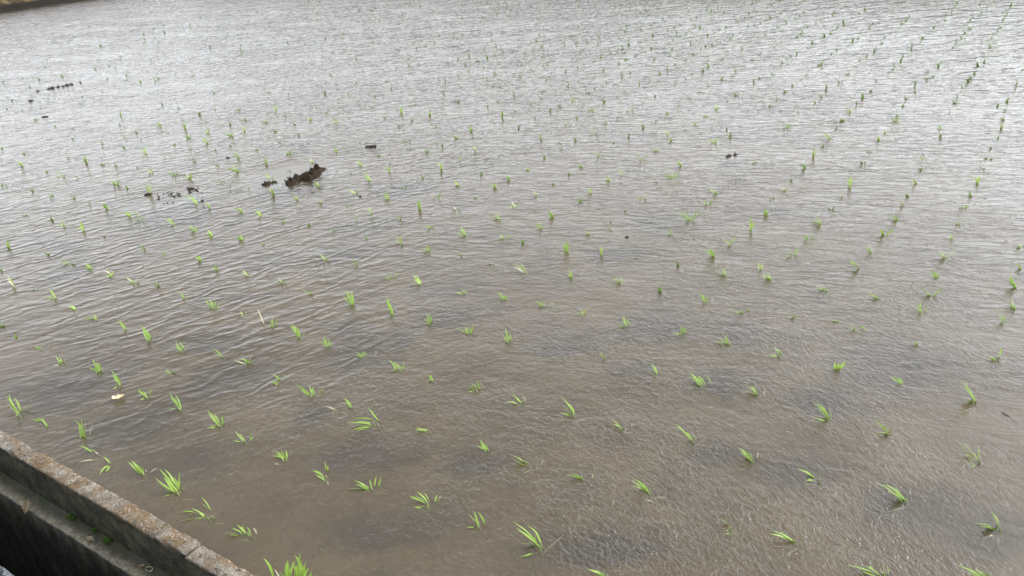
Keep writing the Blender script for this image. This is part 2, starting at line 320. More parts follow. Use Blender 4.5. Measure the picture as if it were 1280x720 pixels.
(-0.255,3.089,0.051,'h',7,18,[(-1,8,-24,11,33,0),(-3,17,-12,29,40,0),(4,20,24,36,16,0),(6,30,15,44,22,0),(-9,14,-41,3,11,0),(-6,19,-17,22,20,0)]),
(0.016,3.134,0.068,'h',7,19,[(4,5,-33,5,54,0),(-9,-5,-19,-16,7,1),(1,26,-9,30,26,0)]),
]
FAR_SEEDLINGS=[(-3.17,3.65,0.033),(-3.51,4.10,0.036),(-2.87,3.84,0.033),(-2.83,2.76,0.030),(-2.05,2.77,0.030),(-2.66,4.49,0.035),(-2.35,3.86,0.031),(-1.77,3.63,0.030),(-1.26,3.11,0.030),(-1.12,4.41,0.031),(-0.84,4.86,0.033),(-0.53,4.85,0.033),(-6.20,3.35,0.042),(-6.33,8.56,0.062),(-5.12,5.59,0.045),(-5.35,4.86,0.043),(-5.07,4.91,0.042),(-5.04,4.32,0.040),(-4.17,4.75,0.038),(-3.54,5.69,0.040),(-3.26,5.50,0.039),(-2.65,5.33,0.036),(-2.67,5.15,0.035),(-2.37,4.90,0.034),(-2.37,5.14,0.035),(-2.67,6.68,0.043),(-2.36,6.02,0.039),(-2.09,8.51,0.052),(-2.08,7.94,0.048),(-1.76,9.74,0.058),(-1.11,10.60,0.062),(-1.16,8.00,0.048),(-1.15,7.82,0.047),(-1.15,7.29,0.044),(-1.14,9.55,0.056),(-0.79,10.88,0.063),(-5.50,3.02,0.038),(-4.74,3.31,0.035),(-4.11,3.06,0.032),(-5.29,2.43,0.036),(-4.87,2.44,0.034),(-4.83,2.17,0.033),(-4.31,1.86,0.030),(-3.86,2.14,0.030),(-3.71,3.54,0.032),(-3.27,3.07,0.030),(-3.16,3.46,0.030),(-2.92,4.04,0.031),(-3.07,2.75,0.030),(-2.36,4.05,0.030),(-1.77,3.46,0.030),(-1.44,3.25,0.030),(-1.13,4.09,0.030),(-0.52,4.40,0.030),(-0.24,4.52,0.030),(-0.82,4.07,0.030),(-5.94,3.76,0.039),(-6.23,4.11,0.041),(-6.21,4.28,0.041),(-5.06,4.70,0.038),(-4.76,4.09,0.035),(-4.79,4.97,0.038),(-4.18,5.70,0.039),(-4.19,5.94,0.040),(-3.83,5.30,0.036),(-3.57,4.31,0.032),(-3.54,5.51,0.036),(-2.95,5.23,0.033),(-3.23,4.84,0.033),(-2.93,4.82,0.032),(-2.67,4.70,0.031),(-3.00,6.14,0.038),(-2.96,5.91,0.036),(-2.68,6.46,0.038),(-2.38,6.26,0.037),(-1.45,7.93,0.044),(-2.09,7.79,0.044),(-1.77,9.15,0.050),(-1.46,9.50,0.052),(-1.13,10.37,0.056),(-1.15,5.55,0.032),(-0.85,6.69,0.037),(-0.55,6.16,0.034),(-0.54,7.43,0.041),(-0.80,10.51,0.056),(-5.50,2.73,0.034),(-5.87,2.41,0.035),(-4.76,3.69,0.034),(-4.15,3.43,0.031),(-2.65,3.48,0.030),(-3.26,2.76,0.030),(-3.28,2.46,0.030),(-2.95,4.45,0.030),(-2.07,3.67,0.030),(-0.23,5.40,0.031),(-0.24,4.99,0.030),(-3.68,1.30,0.030),(-3.51,1.28,0.030),(-6.93,4.41,0.040),(-6.21,3.66,0.036),(-5.92,4.13,0.036),(-5.94,4.28,0.036),(-5.97,4.52,0.037),(-5.62,4.28,0.035),(-5.61,4.12,0.035),(-4.54,6.45,0.039),(-5.98,6.15,0.042),(-5.11,5.79,0.038),(-5.33,4.48,0.035),(-5.04,4.11,0.033),(-4.45,4.74,0.033),(-3.26,4.72,0.030),(-4.21,6.40,0.038),(-3.83,5.70,0.034),(-3.56,6.15,0.035),(-2.96,6.58,0.036),(-2.97,6.36,0.035),(-2.67,5.80,0.032),(-2.35,5.34,0.030),(-2.70,6.88,0.037),(-2.39,6.48,0.034),(-3.00,7.23,0.039),(-3.34,7.94,0.042),(-3.03,7.93,0.042),(-2.39,7.58,0.039),(-2.40,7.82,0.040),(-2.71,7.79,0.041),(-2.69,8.26,0.043),(-2.69,8.46,0.043),(-3.30,10.23,0.052),(-3.63,10.77,0.055),(-4.60,7.92,0.045),(-1.75,6.66,0.034),(-1.48,7.79,0.039),(-1.73,8.42,0.042),(-2.37,8.21,0.042),(-2.06,9.41,0.047),(-2.08,9.22,0.046),(-2.06,8.25,0.042),(-2.09,7.29,0.038),(-2.05,10.70,0.053),(-1.47,9.13,0.045),(-1.17,8.31,0.041),(-0.85,5.98,0.031),(-0.83,7.83,0.039),(-0.56,6.63,0.033),(-0.52,7.92,0.039),(-1.15,9.93,0.049),(-0.78,11.19,0.054),(-0.51,8.78,0.043),(-0.22,5.64,0.030),(-6.07,3.00,0.034),(-5.08,2.14,0.030),(-2.85,3.04,0.030),(-1.40,4.66,0.030),(-2.05,3.04,0.030),(-1.46,3.10,0.030),(-8.85,4.20,0.043),(-5.96,3.54,0.031),(-4.83,6.94,0.037),(-4.23,6.20,0.033),(-5.13,6.02,0.035),(-5.39,5.31,0.034),(-6.23,5.28,0.036),(-4.18,5.37,0.031),(-4.14,4.11,0.030),(-4.21,6.91,0.036),(-3.57,6.35,0.033),(-2.39,4.74,0.030),(-2.69,6.25,0.031),(-3.67,8.84,0.042),(-2.99,8.76,0.041),(-3.64,10.31,0.048),(-4.29,8.81,0.043),(-1.73,5.96,0.030),(-2.36,9.70,0.044),(-2.07,8.74,0.040),(-2.09,7.65,0.035),(-1.15,7.44,0.034),(-1.78,8.20,0.037),(-0.86,6.26,0.030),(-0.53,5.55,0.030),(-0.83,8.75,0.039),(-5.00,3.31,0.030),(-5.09,3.58,0.030),(-5.06,3.68,0.030),(-4.27,3.03,0.030),(-4.25,2.15,0.030),(-3.49,4.25,0.030),(-3.43,2.73,0.030),(-2.24,2.78,0.030),(-1.81,4.12,0.030),(-1.13,5.12,0.030),(-6.93,3.54,0.031),(-6.23,4.47,0.030),(-5.09,6.44,0.032),(-8.29,6.84,0.042),(-4.28,6.70,0.031),(-3.56,5.94,0.030),(-3.54,5.26,0.030),(-3.26,5.13,0.030),(-2.75,4.61,0.030),(-3.27,6.12,0.030),(-2.98,5.72,0.030),(-3.69,8.42,0.036),(-2.99,7.44,0.032),(-2.07,5.18,0.030),(-2.69,8.69,0.036),(-1.78,6.04,0.030),(-3.61,9.80,0.041),(-3.63,9.32,0.039),(-3.01,9.34,0.038),(-4.55,10.01,0.043),(-1.76,7.08,0.030),(-1.75,6.88,0.030),(-2.65,9.85,0.040),(-2.06,9.88,0.039),(-2.69,9.39,0.038),(-1.79,10.10,0.040),(-2.03,10.86,0.043),(-1.19,7.00,0.030),(-1.45,6.17,0.030),(-1.78,8.00,0.032),(-1.46,8.37,0.033),(-0.82,7.28,0.030),(-0.77,11.43,0.044),(-0.22,6.99,0.030),(-0.23,6.32,0.030),(-6.58,2.92,0.030),(-5.88,2.72,0.030),(-5.63,3.00,0.030),(-5.31,3.51,0.030),(-5.31,3.30,0.030),(-3.78,3.91,0.030),(-1.23,2.84,0.030),(-15.40,8.45,0.059),(-9.39,5.50,0.037),(-8.18,4.36,0.032),(-9.10,4.06,0.034),(-7.67,3.60,0.030),(-4.79,6.63,0.030),(-4.85,6.44,0.030),(-5.67,5.70,0.030),(-6.00,5.13,0.030),(-4.77,3.90,0.030),(-4.15,4.56,0.030),(-4.49,5.57,0.030),(-4.57,7.41,0.030),(-4.25,8.02,0.031),(-3.29,6.39,0.030),(-1.81,5.28,0.030),(-2.38,7.35,0.030),(-2.07,6.04,0.030),(-3.97,10.57,0.038),(-2.97,9.44,0.034),(-4.25,9.77,0.036),(-2.68,10.41,0.036),(-2.38,9.43,0.033),(-2.36,8.03,0.030),(-2.71,9.25,0.033),(-2.73,9.80,0.035),(-2.05,10.42,0.036),(-1.45,8.60,0.030),(-0.90,7.02,0.030),(-0.83,8.50,0.030),(-1.40,11.40,0.039),(-0.22,7.67,0.030),(-6.93,2.93,0.030),(-5.89,3.34,0.030),(-5.29,3.05,0.030),(-3.38,1.88,0.030),(-5.54,2.43,0.030),(-1.39,4.29,0.030),(-2.67,4.28,0.030),(-0.23,5.19,0.030),(-3.92,1.58,0.030),(-15.43,7.79,0.050),(-8.44,5.42,0.030),(-7.86,5.45,0.030),(-7.86,4.17,0.030),(-8.50,3.76,0.030),(-6.08,8.91,0.031),(-6.26,5.94,0.030),(-6.26,5.12,0.030),(-3.83,5.47,0.030),(-4.50,5.16,0.030),(-4.25,7.10,0.030),(-3.60,6.58,0.030),(-5.51,9.57,0.032),(-3.27,5.97,0.030),(-3.31,9.80,0.030),(-3.06,8.14,0.030),(-3.02,8.22,0.030),(-5.26,8.45,0.030),(-6.19,10.13,0.034),(-3.37,10.67,0.032),(-2.37,6.72,0.030),(-2.39,8.51,0.030),(-2.37,9.17,0.030),(-0.51,8.42,0.030),(-3.70,2.15,0.030),(-4.33,1.62,0.030),(-5.09,2.47,0.030),(-3.07,2.94,0.030),(-1.73,3.36,0.030),(-0.86,5.09,0.030),(-2.62,1.41,0.030),(-9.85,7.37,0.030),(-10.09,6.02,0.030),(-8.17,5.24,0.030),(-8.86,3.99,0.030),(-8.25,3.77,0.030),(-8.50,4.18,0.030),(-14.52,10.76,0.043),(-6.60,3.34,0.030),(-6.02,8.18,0.030),(-4.14,5.13,0.030),(-3.80,4.25,0.030),(-5.41,5.86,0.030),(-3.87,4.67,0.030),(-2.99,9.01,0.030),(-4.84,9.70,0.030),(-5.21,11.00,0.030),(-3.02,7.72,0.030),(-3.66,11.13,0.030),(-2.99,8.38,0.030),(-2.97,9.84,0.030),(-3.21,10.52,0.030),(-1.10,10.00,0.030),(-4.92,2.74,0.030),(-15.69,8.44,0.034),(-10.15,7.79,0.030),(-10.04,6.26,0.030),(-9.42,6.00,0.030),(-8.19,5.47,0.030),(-8.77,5.23,0.030),(-8.50,5.05,0.030),(-8.82,5.04,0.030),(-8.21,5.05,0.030),(-8.19,4.60,0.030),(-10.08,4.74,0.030),(-9.75,4.76,0.030),(-7.22,3.53,0.030),(-6.63,3.78,0.030),(-6.63,4.38,0.030),(-10.04,4.50,0.030),(-4.82,6.24,0.030),(-5.63,5.24,0.030),(-8.73,10.90,0.030),(-6.61,5.92,0.030),(-3.48,8.17,0.030),(-1.16,10.85,0.030),(-0.29,6.44,0.030),(-5.54,3.55,0.030),(-9.41,4.47,0.030),(-6.18,5.89,0.030)]
# ---------------------------------------------------------------- helpers
def tag(o, label=None, cat=None, group=None, kind=None):
    if label: o['label'] = label
    if cat: o['category'] = cat
    if group: o['group'] = group
    if kind: o['kind'] = kind
    return o

def link_mesh(name, verts, faces, mats, parent=None, smooth=True, loc=(0, 0, 0), fmat=None):
    me = bpy.data.meshes.new(name)
    me.from_pydata(verts, [], faces)
    for m in (mats if isinstance(mats, (list, tuple)) else [mats]):
        me.materials.append(m)
    if smooth:
        me.polygons.foreach_set('use_smooth', [True] * len(me.polygons))
    if fmat:
        me.polygons.foreach_set('material_index', fmat)
    me.update()
    o = bpy.data.objects.new(name, me)
    o.location = loc
    if parent: o.parent = parent
    col.objects.link(o)
    return o

def n3(x, y, z=0.0):
    return noise.noise(Vector((x, y, z)))

def fbm(x, y, z=0.0, o=4):
    return noise.fractal(Vector((x, y, z)), 0.9, 2.1, o)

def grid(xs, ys, zf):
    V = [(x, y, zf(x, y)) for y in ys for x in xs]
    n = len(xs); F = []
    for j in range(len(ys) - 1):
        for i in range(n - 1):
            a = j * n + i
            F.append((a, a + 1, a + n + 1, a + n))
    return V, F

def frange(a, b, s):
    n = max(1, int(round((b - a) / s)))
    return [a + (b - a) * i / n for i in range(n + 1)]

# ---------------------------------------------------------------- node helpers
class NT:
    def __init__(s, tree):
        s.t = tree; s.n = tree.nodes; s.l = tree.links
        for k in list(s.n): s.n.remove(k)
    def new(s, typ, **kw):
        k = s.n.new(typ)
        for a, v in kw.items():
            setattr(k, a, v)
        return k
    def put(s, sock, v):
        if isinstance(v, bpy.types.NodeSocket): s.l.new(v, sock)
        elif v is not None: sock.default_value = v
    def math(s, op, a, b=None, c=None, clamp=False):
        k = s.new('ShaderNodeMath', operation=op, use_clamp=clamp)
        for i, v in enumerate((a, b, c)):
            if v is not None: s.put(k.inputs[i], v)
        return k.outputs[0]
    def noise(s, vec, scale, detail=2.0, rough=0.5, dist=0.0):
        k = s.new('ShaderNodeTexNoise')
        s.put(k.inputs['Vector'], vec); k.inputs['Scale'].default_value = scale
        k.inputs['Detail'].default_value = detail; k.inputs['Roughness'].default_value = rough
        k.inputs['Distortion'].default_value = dist
        return k.outputs['Fac']
    def mapr(s, v, a, b, c=0.0, d=1.0, smooth=True):
        k = s.new('ShaderNodeMapRange', interpolation_type='SMOOTHSTEP' if smooth else 'LINEAR')
        s.put(k.inputs['Value'], v)
        for nme, x in (('From Min', a), ('From Max', b), ('To Min', c), ('To Max', d)):
            s.put(k.inputs[nme], x)
        return k.outputs['Result']
    def mix(s, f, a, b):
        k = s.new('ShaderNodeMix', data_type='RGBA')
        s.put(k.inputs[0], f); s.put(k.inputs[6], a); s.put(k.inputs[7], b)
        return k.outputs[2]
    def pos(s):
        return s.new('ShaderNodeNewGeometry').outputs['Position']
    def obj(s):
        return s.new('ShaderNodeTexCoord').outputs['Object']
    def bump(s, h, dist, strength=1.0, normal=None):
        k = s.new('ShaderNodeBump')
        k.inputs['Strength'].default_value = strength; k.inputs['Distance'].default_value = dist
        s.put(k.inputs['Height'], h)
        if normal is not None: s.put(k.inputs['Normal'], normal)
        return k.outputs['Normal']

def mat(name):
    m = bpy.data.materials.new(name); m.use_nodes = True
    t = NT(m.node_tree)
    out = t.new('ShaderNodeOutputMaterial')
    return m, t, out

def principled(t, out, color, rough=0.8, normal=None, spec=0.3):
    p = t.new('ShaderNodeBsdfPrincipled')
    t.put(p.inputs['Base Color'], color); t.put(p.inputs['Roughness'], rough)
    p.inputs['Specular IOR Level'].default_value = spec
    if normal is not None: t.put(p.inputs['Normal'], normal)
    t.l.new(p.outputs[0], out.inputs['Surface'])
    return p

def rgb(r, g, b): return (r, g, b, 1.0)

# ---------------------------------------------------------------- materials
def make_water():
    m, t, out = mat('paddy_water')
    P = t.pos()
    sep = t.new('ShaderNodeSeparateXYZ'); t.l.new(P, sep.inputs[0])
    X, Y = sep.outputs[0], sep.outputs[1]
    big = t.noise(P, 0.45, 2.0)
    med = t.noise(P, 1.3, 2.0)
    def aniso(angle, across, along, detail=2.0, rough=0.5, dist=0.0):
        mp = t.new('ShaderNodeMapping')
        t.l.new(P, mp.inputs['Vector'])
        mp.vector_type = 'POINT'
        mp.inputs['Rotation'].default_value = (0, 0, -R(angle))
        sc = t.new('ShaderNodeVectorMath', operation='MULTIPLY')
        t.l.new(mp.outputs[0], sc.inputs[0]); sc.inputs[1].default_value = (1 / along, 1 / across, 1)
        return t.noise(sc.outputs[0], 1.0, detail, rough, dist)
    # where each kind of ripple lives on the pond
    # swell in the sheltered left half: grows with distance from the wall and to the left
    s0 = t.math('SUBTRACT', t.math('MULTIPLY', X, -1.0), t.math('MULTIPLY', Y, 0.30))
    swell_m = t.mapr(t.math('ADD', s0, t.math('MULTIPLY_ADD', big, 1.6, -0.8)), SW[0], SW[1])
    away = t.mapr(t.math('ADD', Y, t.math('MULTIPLY', med, 0.5)), 1.1, 2.2, 0.25, 1.0)
    swell_m = t.math('MULTIPLY', swell_m, away)
    # long crested swell: sine along v with a wandering phase
    mp = t.new('ShaderNodeMapping'); t.l.new(P, mp.inputs['Vector'])
    mp.inputs['Rotation'].default_value = (0, 0, -R(70))
    sp = t.new('ShaderNodeSeparateXYZ'); t.l.new(mp.outputs[0], sp.inputs[0])
    ph = t.math('MULTIPLY', sp.outputs[1], 2 * math.pi / 0.088)
    wob = t.math('MULTIPLY_ADD', aniso(70, 0.13, 0.22, 2.0), 22.0, -11.0)
    sine = t.math('MULTIPLY_ADD', t.math('SINE', t.math('ADD', ph, wob)), 0.5, 0.5)
    sine = t.math('POWER', sine, 1.3)
    patch = t.mapr(aniso(64, 0.10, 0.20, 2.0), 0.34, 0.64, 0.15, 1.0)
    A = t.math('MULTIPLY', t.math('MULTIPLY', sine, patch), t.math('MULTIPLY', swell_m, AMP[0]))
    A2 = t.math('MULTIPLY', aniso(58, 0.030, 0.11, 2.5, 0.5, 0.4), t.math('MULTIPLY', t.math('MULTIPLY_ADD', swell_m, 0.7, 0.3), AMP[1]))
    # wind chop further out and on the right
    far = t.mapr(Y, 1.6, 4.5, 0.35, 1.0)
    B1 = t.math('MULTIPLY', aniso(18, 0.045, 0.13, 3.0, 0.55, 0.6), t.math('MULTIPLY', far, AMP[2]))
    B2 = t.math('MULTIPLY', aniso(48, 0.11, 0.24, 2.0, 0.5, 0.3), t.math('MULTIPLY', t.mapr(Y, 3.0, 8.0, 0.1, 1.0), AMP[3]))
    # capillary ripples in the gusty lower right
    c0 = t.math('ADD', X, t.math('MULTIPLY_ADD', med, 0.9, -0.45))
    cap = t.math('MULTIPLY', t.mapr(c0, -2.9, -1.1, 0.10, 1.0), t.mapr(Y, 5.5, 1.9, 0.15, 1.0))
    gust = t.mapr(t.noise(P, 2.2, 2.0), 0.28, 0.60, 0.30, 1.0)
    cap = t.math('MULTIPLY', t.math('MULTIPLY', cap, gust), t.mapr(X, -0.35, 0.25, 1.0, 0.25))
    C1 = t.math('MULTIPLY', aniso(-57, 0.011, 0.022, 2.0, 0.6, 0.9), t.math('MULTIPLY', cap, AMP[4]))
    C2 = t.math('MULTIPLY', aniso(-25, 0.020, 0.034, 2.0, 0.6, 0.9), t.math('MULTIPLY', cap, AMP[5]))
    D = t.math('MULTIPLY', aniso(55, 0.02, 0.16, 2.0), AMP[6])
    h = A
    for k in (A2, B1, B2, C1, C2, D): h = t.math('ADD', h, k)
    for (cx, cy, r0, r1, lo) in ((-4.12, 3.42, 0.10, 0.42, 0.12), (-4.50, 2.74, 0.08, 0.30, 0.35), (-1.7, 0.9, 0.1, 1.1, 0.45)):
        dd = t.new('ShaderNodeVectorMath', operation='DISTANCE'); t.l.new(P, dd.inputs[0]); dd.inputs[1].default_value = (cx, cy, 0)
        h = t.math('MULTIPLY', h, t.mapr(t.math('ADD', dd.outputs['Value'], t.math('MULTIPLY_ADD', med, 0.3, -0.15)), r0, r1, lo, 1.0))
    lane = t.mapr(aniso(28, 0.55, 1.6, 2.0, 0.5, 0.5), 0.34, 0.60, 0.78, 1.05)
    h = t.math('MULTIPLY', h, lane)
    nrm = t.bump(h, 1.0)
    # body of the water: silt hanging in it, and the bed seen through
    silt = t.mix(t.mapr(t.noise(P, 0.8, 4.0, 0.6), 0.3, 0.7), rgb(*SILT[0]), rgb(*SILT[1]))
    dif = t.new('ShaderNodeBsdfDiffuse'); t.put(dif.inputs['Color'], silt); t.l.new(nrm, dif.inputs['Normal'])
    tr = t.new('ShaderNodeBsdfTransparent'); tr.inputs['Color'].default_value = rgb(0.97, 0.93, 0.86)
    body = t.new('ShaderNodeMixShader')
    t.put(body.inputs[0], t.mapr(t.noise(P, 1.7, 4.0, 0.6), 0.3, 0.7, 0.58, 0.74))
    t.l.new(dif.outputs[0], body.inputs[1]); t.l.new(tr.outputs[0], body.inputs[2])
    gl = t.new('ShaderNodeBsdfGlossy'); gl.inputs['Roughness'].default_value = GLR
    gl.inputs['Color'].default_value = rgb(1, 1, 1); t.l.new(nrm, gl.inputs['Normal'])
    fr = t.new('ShaderNodeFresnel'); fr.inputs['IOR'].default_value = 1.36; t.l.new(nrm, fr.inputs['Normal'])
    mx = t.new('ShaderNodeMixShader')
    t.l.new(fr.outputs[0], mx.inputs[0]); t.l.new(body.outputs[0], mx.inputs[1]); t.l.new(gl.outputs[0], mx.inputs[2])
    t.l.new(mx.outputs[0], out.inputs['Surface'])
    return m

def make_bed():
    m, t, out = mat('silt_bed')
    P = t.pos()
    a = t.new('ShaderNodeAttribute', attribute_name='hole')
    c = t.mix(t.mapr(t.noise(P, 3.0, 5.0, 0.65), 0.3, 0.7), rgb(0.106, 0.084, 0.053), rgb(0.187, 0.151, 0.100))
    c = t.mix(t.mapr(t.noise(P, 30.0, 3.0, 0.6), 0.55, 0.7, 0.0, 0.35), c, rgb(0.07, 0.058, 0.045))
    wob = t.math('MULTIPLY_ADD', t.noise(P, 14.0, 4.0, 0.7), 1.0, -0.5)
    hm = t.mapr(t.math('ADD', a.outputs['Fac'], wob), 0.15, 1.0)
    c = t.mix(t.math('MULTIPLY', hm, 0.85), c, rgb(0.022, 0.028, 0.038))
    principled(t, out, c, 1.0, spec=0.0)
    return m

def make_mud(name, c1, c2, wet=0.45, sc=25.0):
    m, t, out = mat(name)
    P = t.pos()
    n = t.noise(P, sc, 6.0, 0.7)
    c = t.mix(t.mapr(n, 0.3, 0.7), rgb(*c1), rgb(*c2))
    principled(t, out, c, wet, t.bump(t.noise(P, sc * 3, 5.0, 0.7), 0.01, 0.8), 0.15)
    return m

def make_concrete():
    m, t, out = mat('weathered_concrete')
    P = t.pos()
    base = t.mix(t.mapr(t.noise(P, 22.0, 6.0, 0.7), 0.3, 0.7), rgb(0.09, 0.075, 0.058), rgb(0.27, 0.24, 0.20))
    rust = t.mapr(t.noise(P, 9.0, 5.0, 0.65), 0.40, 0.56)
    rust = t.math('MULTIPLY', rust, t.mapr(t.noise(P, 55.0, 4.0, 0.6), 0.28, 0.55))
    c = t.mix(t.math('MULTIPLY', rust, 0.88), base, t.mix(t.noise(P, 90.0, 3.0), rgb(0.075, 0.045, 0.020), rgb(0.20, 0.130, 0.065)))
    # pale lichen flecks and exposed aggregate
    v = t.new('ShaderNodeTexVoronoi'); t.l.new(P, v.inputs['Vector']); v.inputs['Scale'].default_value = 150.0
    fl = t.math('MULTIPLY', t.mapr(v.outputs['Distance'], 0.42, 0.18), t.mapr(t.noise(P, 17.0, 4.0, 0.7), 0.45, 0.6))
    fl = t.math('MULTIPLY', fl, t.mapr(t.noise(P, 120.0, 2.0), 0.38, 0.52))
    c = t.mix(t.math('MULTIPLY', fl, 0.6), c, rgb(0.58, 0.55, 0.49))
    dk = t.mapr(t.noise(P, 70.0, 5.0, 0.75), 0.54, 0.64, 0.0, 0.85)
    c = t.mix(dk, c, rgb(0.035, 0.03, 0.024))
    # upright faces mottled near black: their shade is put into the colour
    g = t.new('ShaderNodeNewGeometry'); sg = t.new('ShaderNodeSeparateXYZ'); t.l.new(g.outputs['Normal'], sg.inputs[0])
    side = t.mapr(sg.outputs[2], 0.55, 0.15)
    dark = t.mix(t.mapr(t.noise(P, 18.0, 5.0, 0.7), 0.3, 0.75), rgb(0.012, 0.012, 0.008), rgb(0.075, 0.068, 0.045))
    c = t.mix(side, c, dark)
    bh = t.math('ADD', t.noise(P, 60.0, 6.0, 0.75), t.math('MULTIPLY', v.outputs['Distance'], 0.3))
    principled(t, out, c, 0.9, t.bump(bh, 0.012, 0.9), 0.2)
    return m

def make_ditch():
    m, t, out = mat('damp_ditch_concrete')
    P = t.pos()
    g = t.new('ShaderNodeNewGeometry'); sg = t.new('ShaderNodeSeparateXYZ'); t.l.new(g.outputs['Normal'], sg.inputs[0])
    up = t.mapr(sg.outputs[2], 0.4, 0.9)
    sp = t.new('ShaderNodeSeparateXYZ'); t.l.new(P, sp.inputs[0])
    led = t.mix(t.mapr(t.noise(P, 14.0, 5.0, 0.7), 0.3, 0.7), rgb(0.11, 0.095, 0.066), rgb(0.25, 0.22, 0.16))
    alg = t.mapr(t.math('ADD', sp.outputs[1], t.math('MULTIPLY', t.noise(P, 28.0, 5.0, 0.7), 0.07)), 0.785, 0.825)
    led = t.mix(t.math('MULTIPLY', alg, 0.92), led, rgb(0.018, 0.021, 0.009))
    led = t.mix(t.mapr(t.noise(P, 70.0, 6.0, 0.8), 0.46, 0.60, 0.0, 0.75), led, rgb(0.03, 0.032, 0.02))
    mp = t.new('ShaderNodeMapping'); t.l.new(P, mp.inputs['Vector']); mp.inputs['Scale'].default_value = (1.0, 1.0, 0.3)
    face = t.mix(t.mapr(t.noise(mp.outputs[0], 26.0, 6.0, 0.7), 0.38, 0.78), rgb(0.012, 0.013, 0.008), rgb(0.070, 0.066, 0.046))  # upright side kept near black, its shade painted into the concrete colour
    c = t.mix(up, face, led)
    ro = t.mapr(t.noise(P, 12.0, 3.0), 0.3, 0.7, 0.45, 0.85)
    principled(t, out, c, ro, t.bump(t.noise(P, 80.0, 5.0, 0.7), 0.004, 0.8), 0.4)
    return m

def make_kerb():
    m, t, out = mat('chipped_kerb_concrete')
    P = t.pos()
    n = t.noise(P, 45.0, 5.0, 0.7, 0.6)
    c = t.mix(t.mapr(n, 0.44, 0.56), rgb(0.010, 0.011, 0.012), rgb(0.13, 0.145, 0.16))
    principled(t, out, c, 0.8, t.bump(n, 0.01, 1.0), 0.4)
    return m

def make_leaf(name, c1, c2, trans=0.45):
    m, t, out = mat(name)
    P = t.pos()
    oi = t.new('ShaderNodeObjectInfo')
    f = t.math('ADD', t.math('MULTIPLY', oi.outputs['Random'], 0.5), t.math('MULTIPLY', t.noise(P, 30.0, 2.0), 0.6), clamp=True)
    c = t.mix(f, rgb(*c1), rgb(*c2))
    p = t.new('ShaderNodeBsdfPrincipled')
    t.put(p.inputs['Base Color'], c); p.inputs['Roughness'].default_value = 0.42
    p.inputs['Specular IOR Level'].default_value = 0.45
    tl = t.new('ShaderNodeBsdfTranslucent'); t.put(tl.inputs['Color'], c)
    mx = t.new('ShaderNodeMixShader'); mx.inputs[0].default_value = trans
    t.l.new(p.outputs[0], mx.inputs[1]); t.l.new(tl.outputs[0], mx.inputs[2])
    t.l.new(mx.outputs[0], out.inputs['Surface'])
    return m

def make_ground():
    m, t, out = mat('grassy_ground')
    P = t.pos()
    c = t.mix(t.mapr(t.noise(P, 0.6, 6.0, 0.7), 0.35, 0.65), rgb(0.05, 0.065, 0.022), rgb(0.10, 0.09, 0.045))
    principled(t, out, c, 0.95, t.bump(t.noise(P, 8.0, 5.0, 0.7), 0.05), 0.1)
    return m

def make_bankmat():
    m, t, out = mat('bank_earth')
    P = t.pos()
    sp = t.new('ShaderNodeSeparateXYZ'); t.l.new(P, sp.inputs[0])
    c = t.mix(t.mapr(t.noise(P, 7.0, 6.0, 0.7), 0.35, 0.65), rgb(0.035, 0.024, 0.013), rgb(0.12, 0.09, 0.045))
    wet = t.mapr(t.math('ADD', sp.outputs[2], t.math('MULTIPLY', t.noise(P, 5.0, 4.0, 0.6), 0.08)), 0.15, 0.20)  # low foot darkened: bank shadow and reflection painted onto the wet earth
    c = t.mix(wet, rgb(0.014, 0.012, 0.009), c)
    principled(t, out, c, 0.9, t.bump(t.noise(P, 20.0, 5.0, 0.7), 0.03), 0.2)
    return m
# ---------------------------------------------------------------- world, sun, camera
SUN_AZ, SUN_EL = R(54), R(41)          # azimuth counted from +X towards +Y
world = bpy.data.worlds.new("World"); scene.world = world; world.use_nodes = True
w = NT(world.node_tree)
wo = w.new('ShaderNodeOutputWorld'); bg = w.new('ShaderNodeBackground')
sky = w.new('ShaderNodeTexSky', sky_type='NISHITA', sun_disc=False)
sky.sun_elevation = SUN_EL; sky.sun_rotation = R(90) - SUN_AZ
sky.dust_density = 2.0
tc = w.new('ShaderNodeTexCoord')
mp = w.new('ShaderNodeMapping'); w.l.new(tc.outputs['Generated'], mp.inputs['Vector'])
mp.inputs['Scale'].default_value = (1.0, 1.0, 2.2)
cl = w.mapr(w.noise(mp.outputs[0], 1.9, 6.0, 0.6), 0.30, 0.56)
shade = w.mix(w.noise(mp.outputs[0], 3.0, 5.0, 0.6), rgb(*CLOUD[0]), rgb(*CLOUD[1]))
c = w.mix(w.math('MULTIPLY', cl, 0.92), sky.outputs[0], shade)
# thin cloud glows around the veiled sun
dt = w.new('ShaderNodeVectorMath', operation='DOT_PRODUCT'); w.l.new(tc.outputs['Generated'], dt.inputs[0])
dt.inputs[1].default_value = (math.cos(SUN_AZ) * math.cos(SUN_EL), math.sin(SUN_AZ) * math.cos(SUN_EL), math.sin(SUN_EL))
g1 = w.math('POWER', w.math('MAXIMUM', dt.outputs['Value'], 0.0), GLOW[0])
g1 = w.math('MULTIPLY', g1, GLOW[1])
g2 = w.math('POWER', w.math('MAXIMUM', dt.outputs['Value'], 0.0), GLOW[2])
g2 = w.math('MULTIPLY', g2, GLOW[3])
gl = w.math('ADD', w.math('ADD', g1, g2), 1.0)
sz = w.new('ShaderNodeSeparateXYZ'); w.l.new(tc.outputs['Generated'], sz.inputs[0])
hz = w.mapr(sz.outputs[2], -0.1, 0.90, 1.0, 0.0)
c = w.mix(hz, c, w.mix(0.5, c, rgb(*HORIZON)))
vm = w.new('ShaderNodeVectorMath', operation='SCALE'); w.l.new(c, vm.inputs[0]); w.l.new(gl, vm.inputs['Scale'])
c = vm.outputs[0]
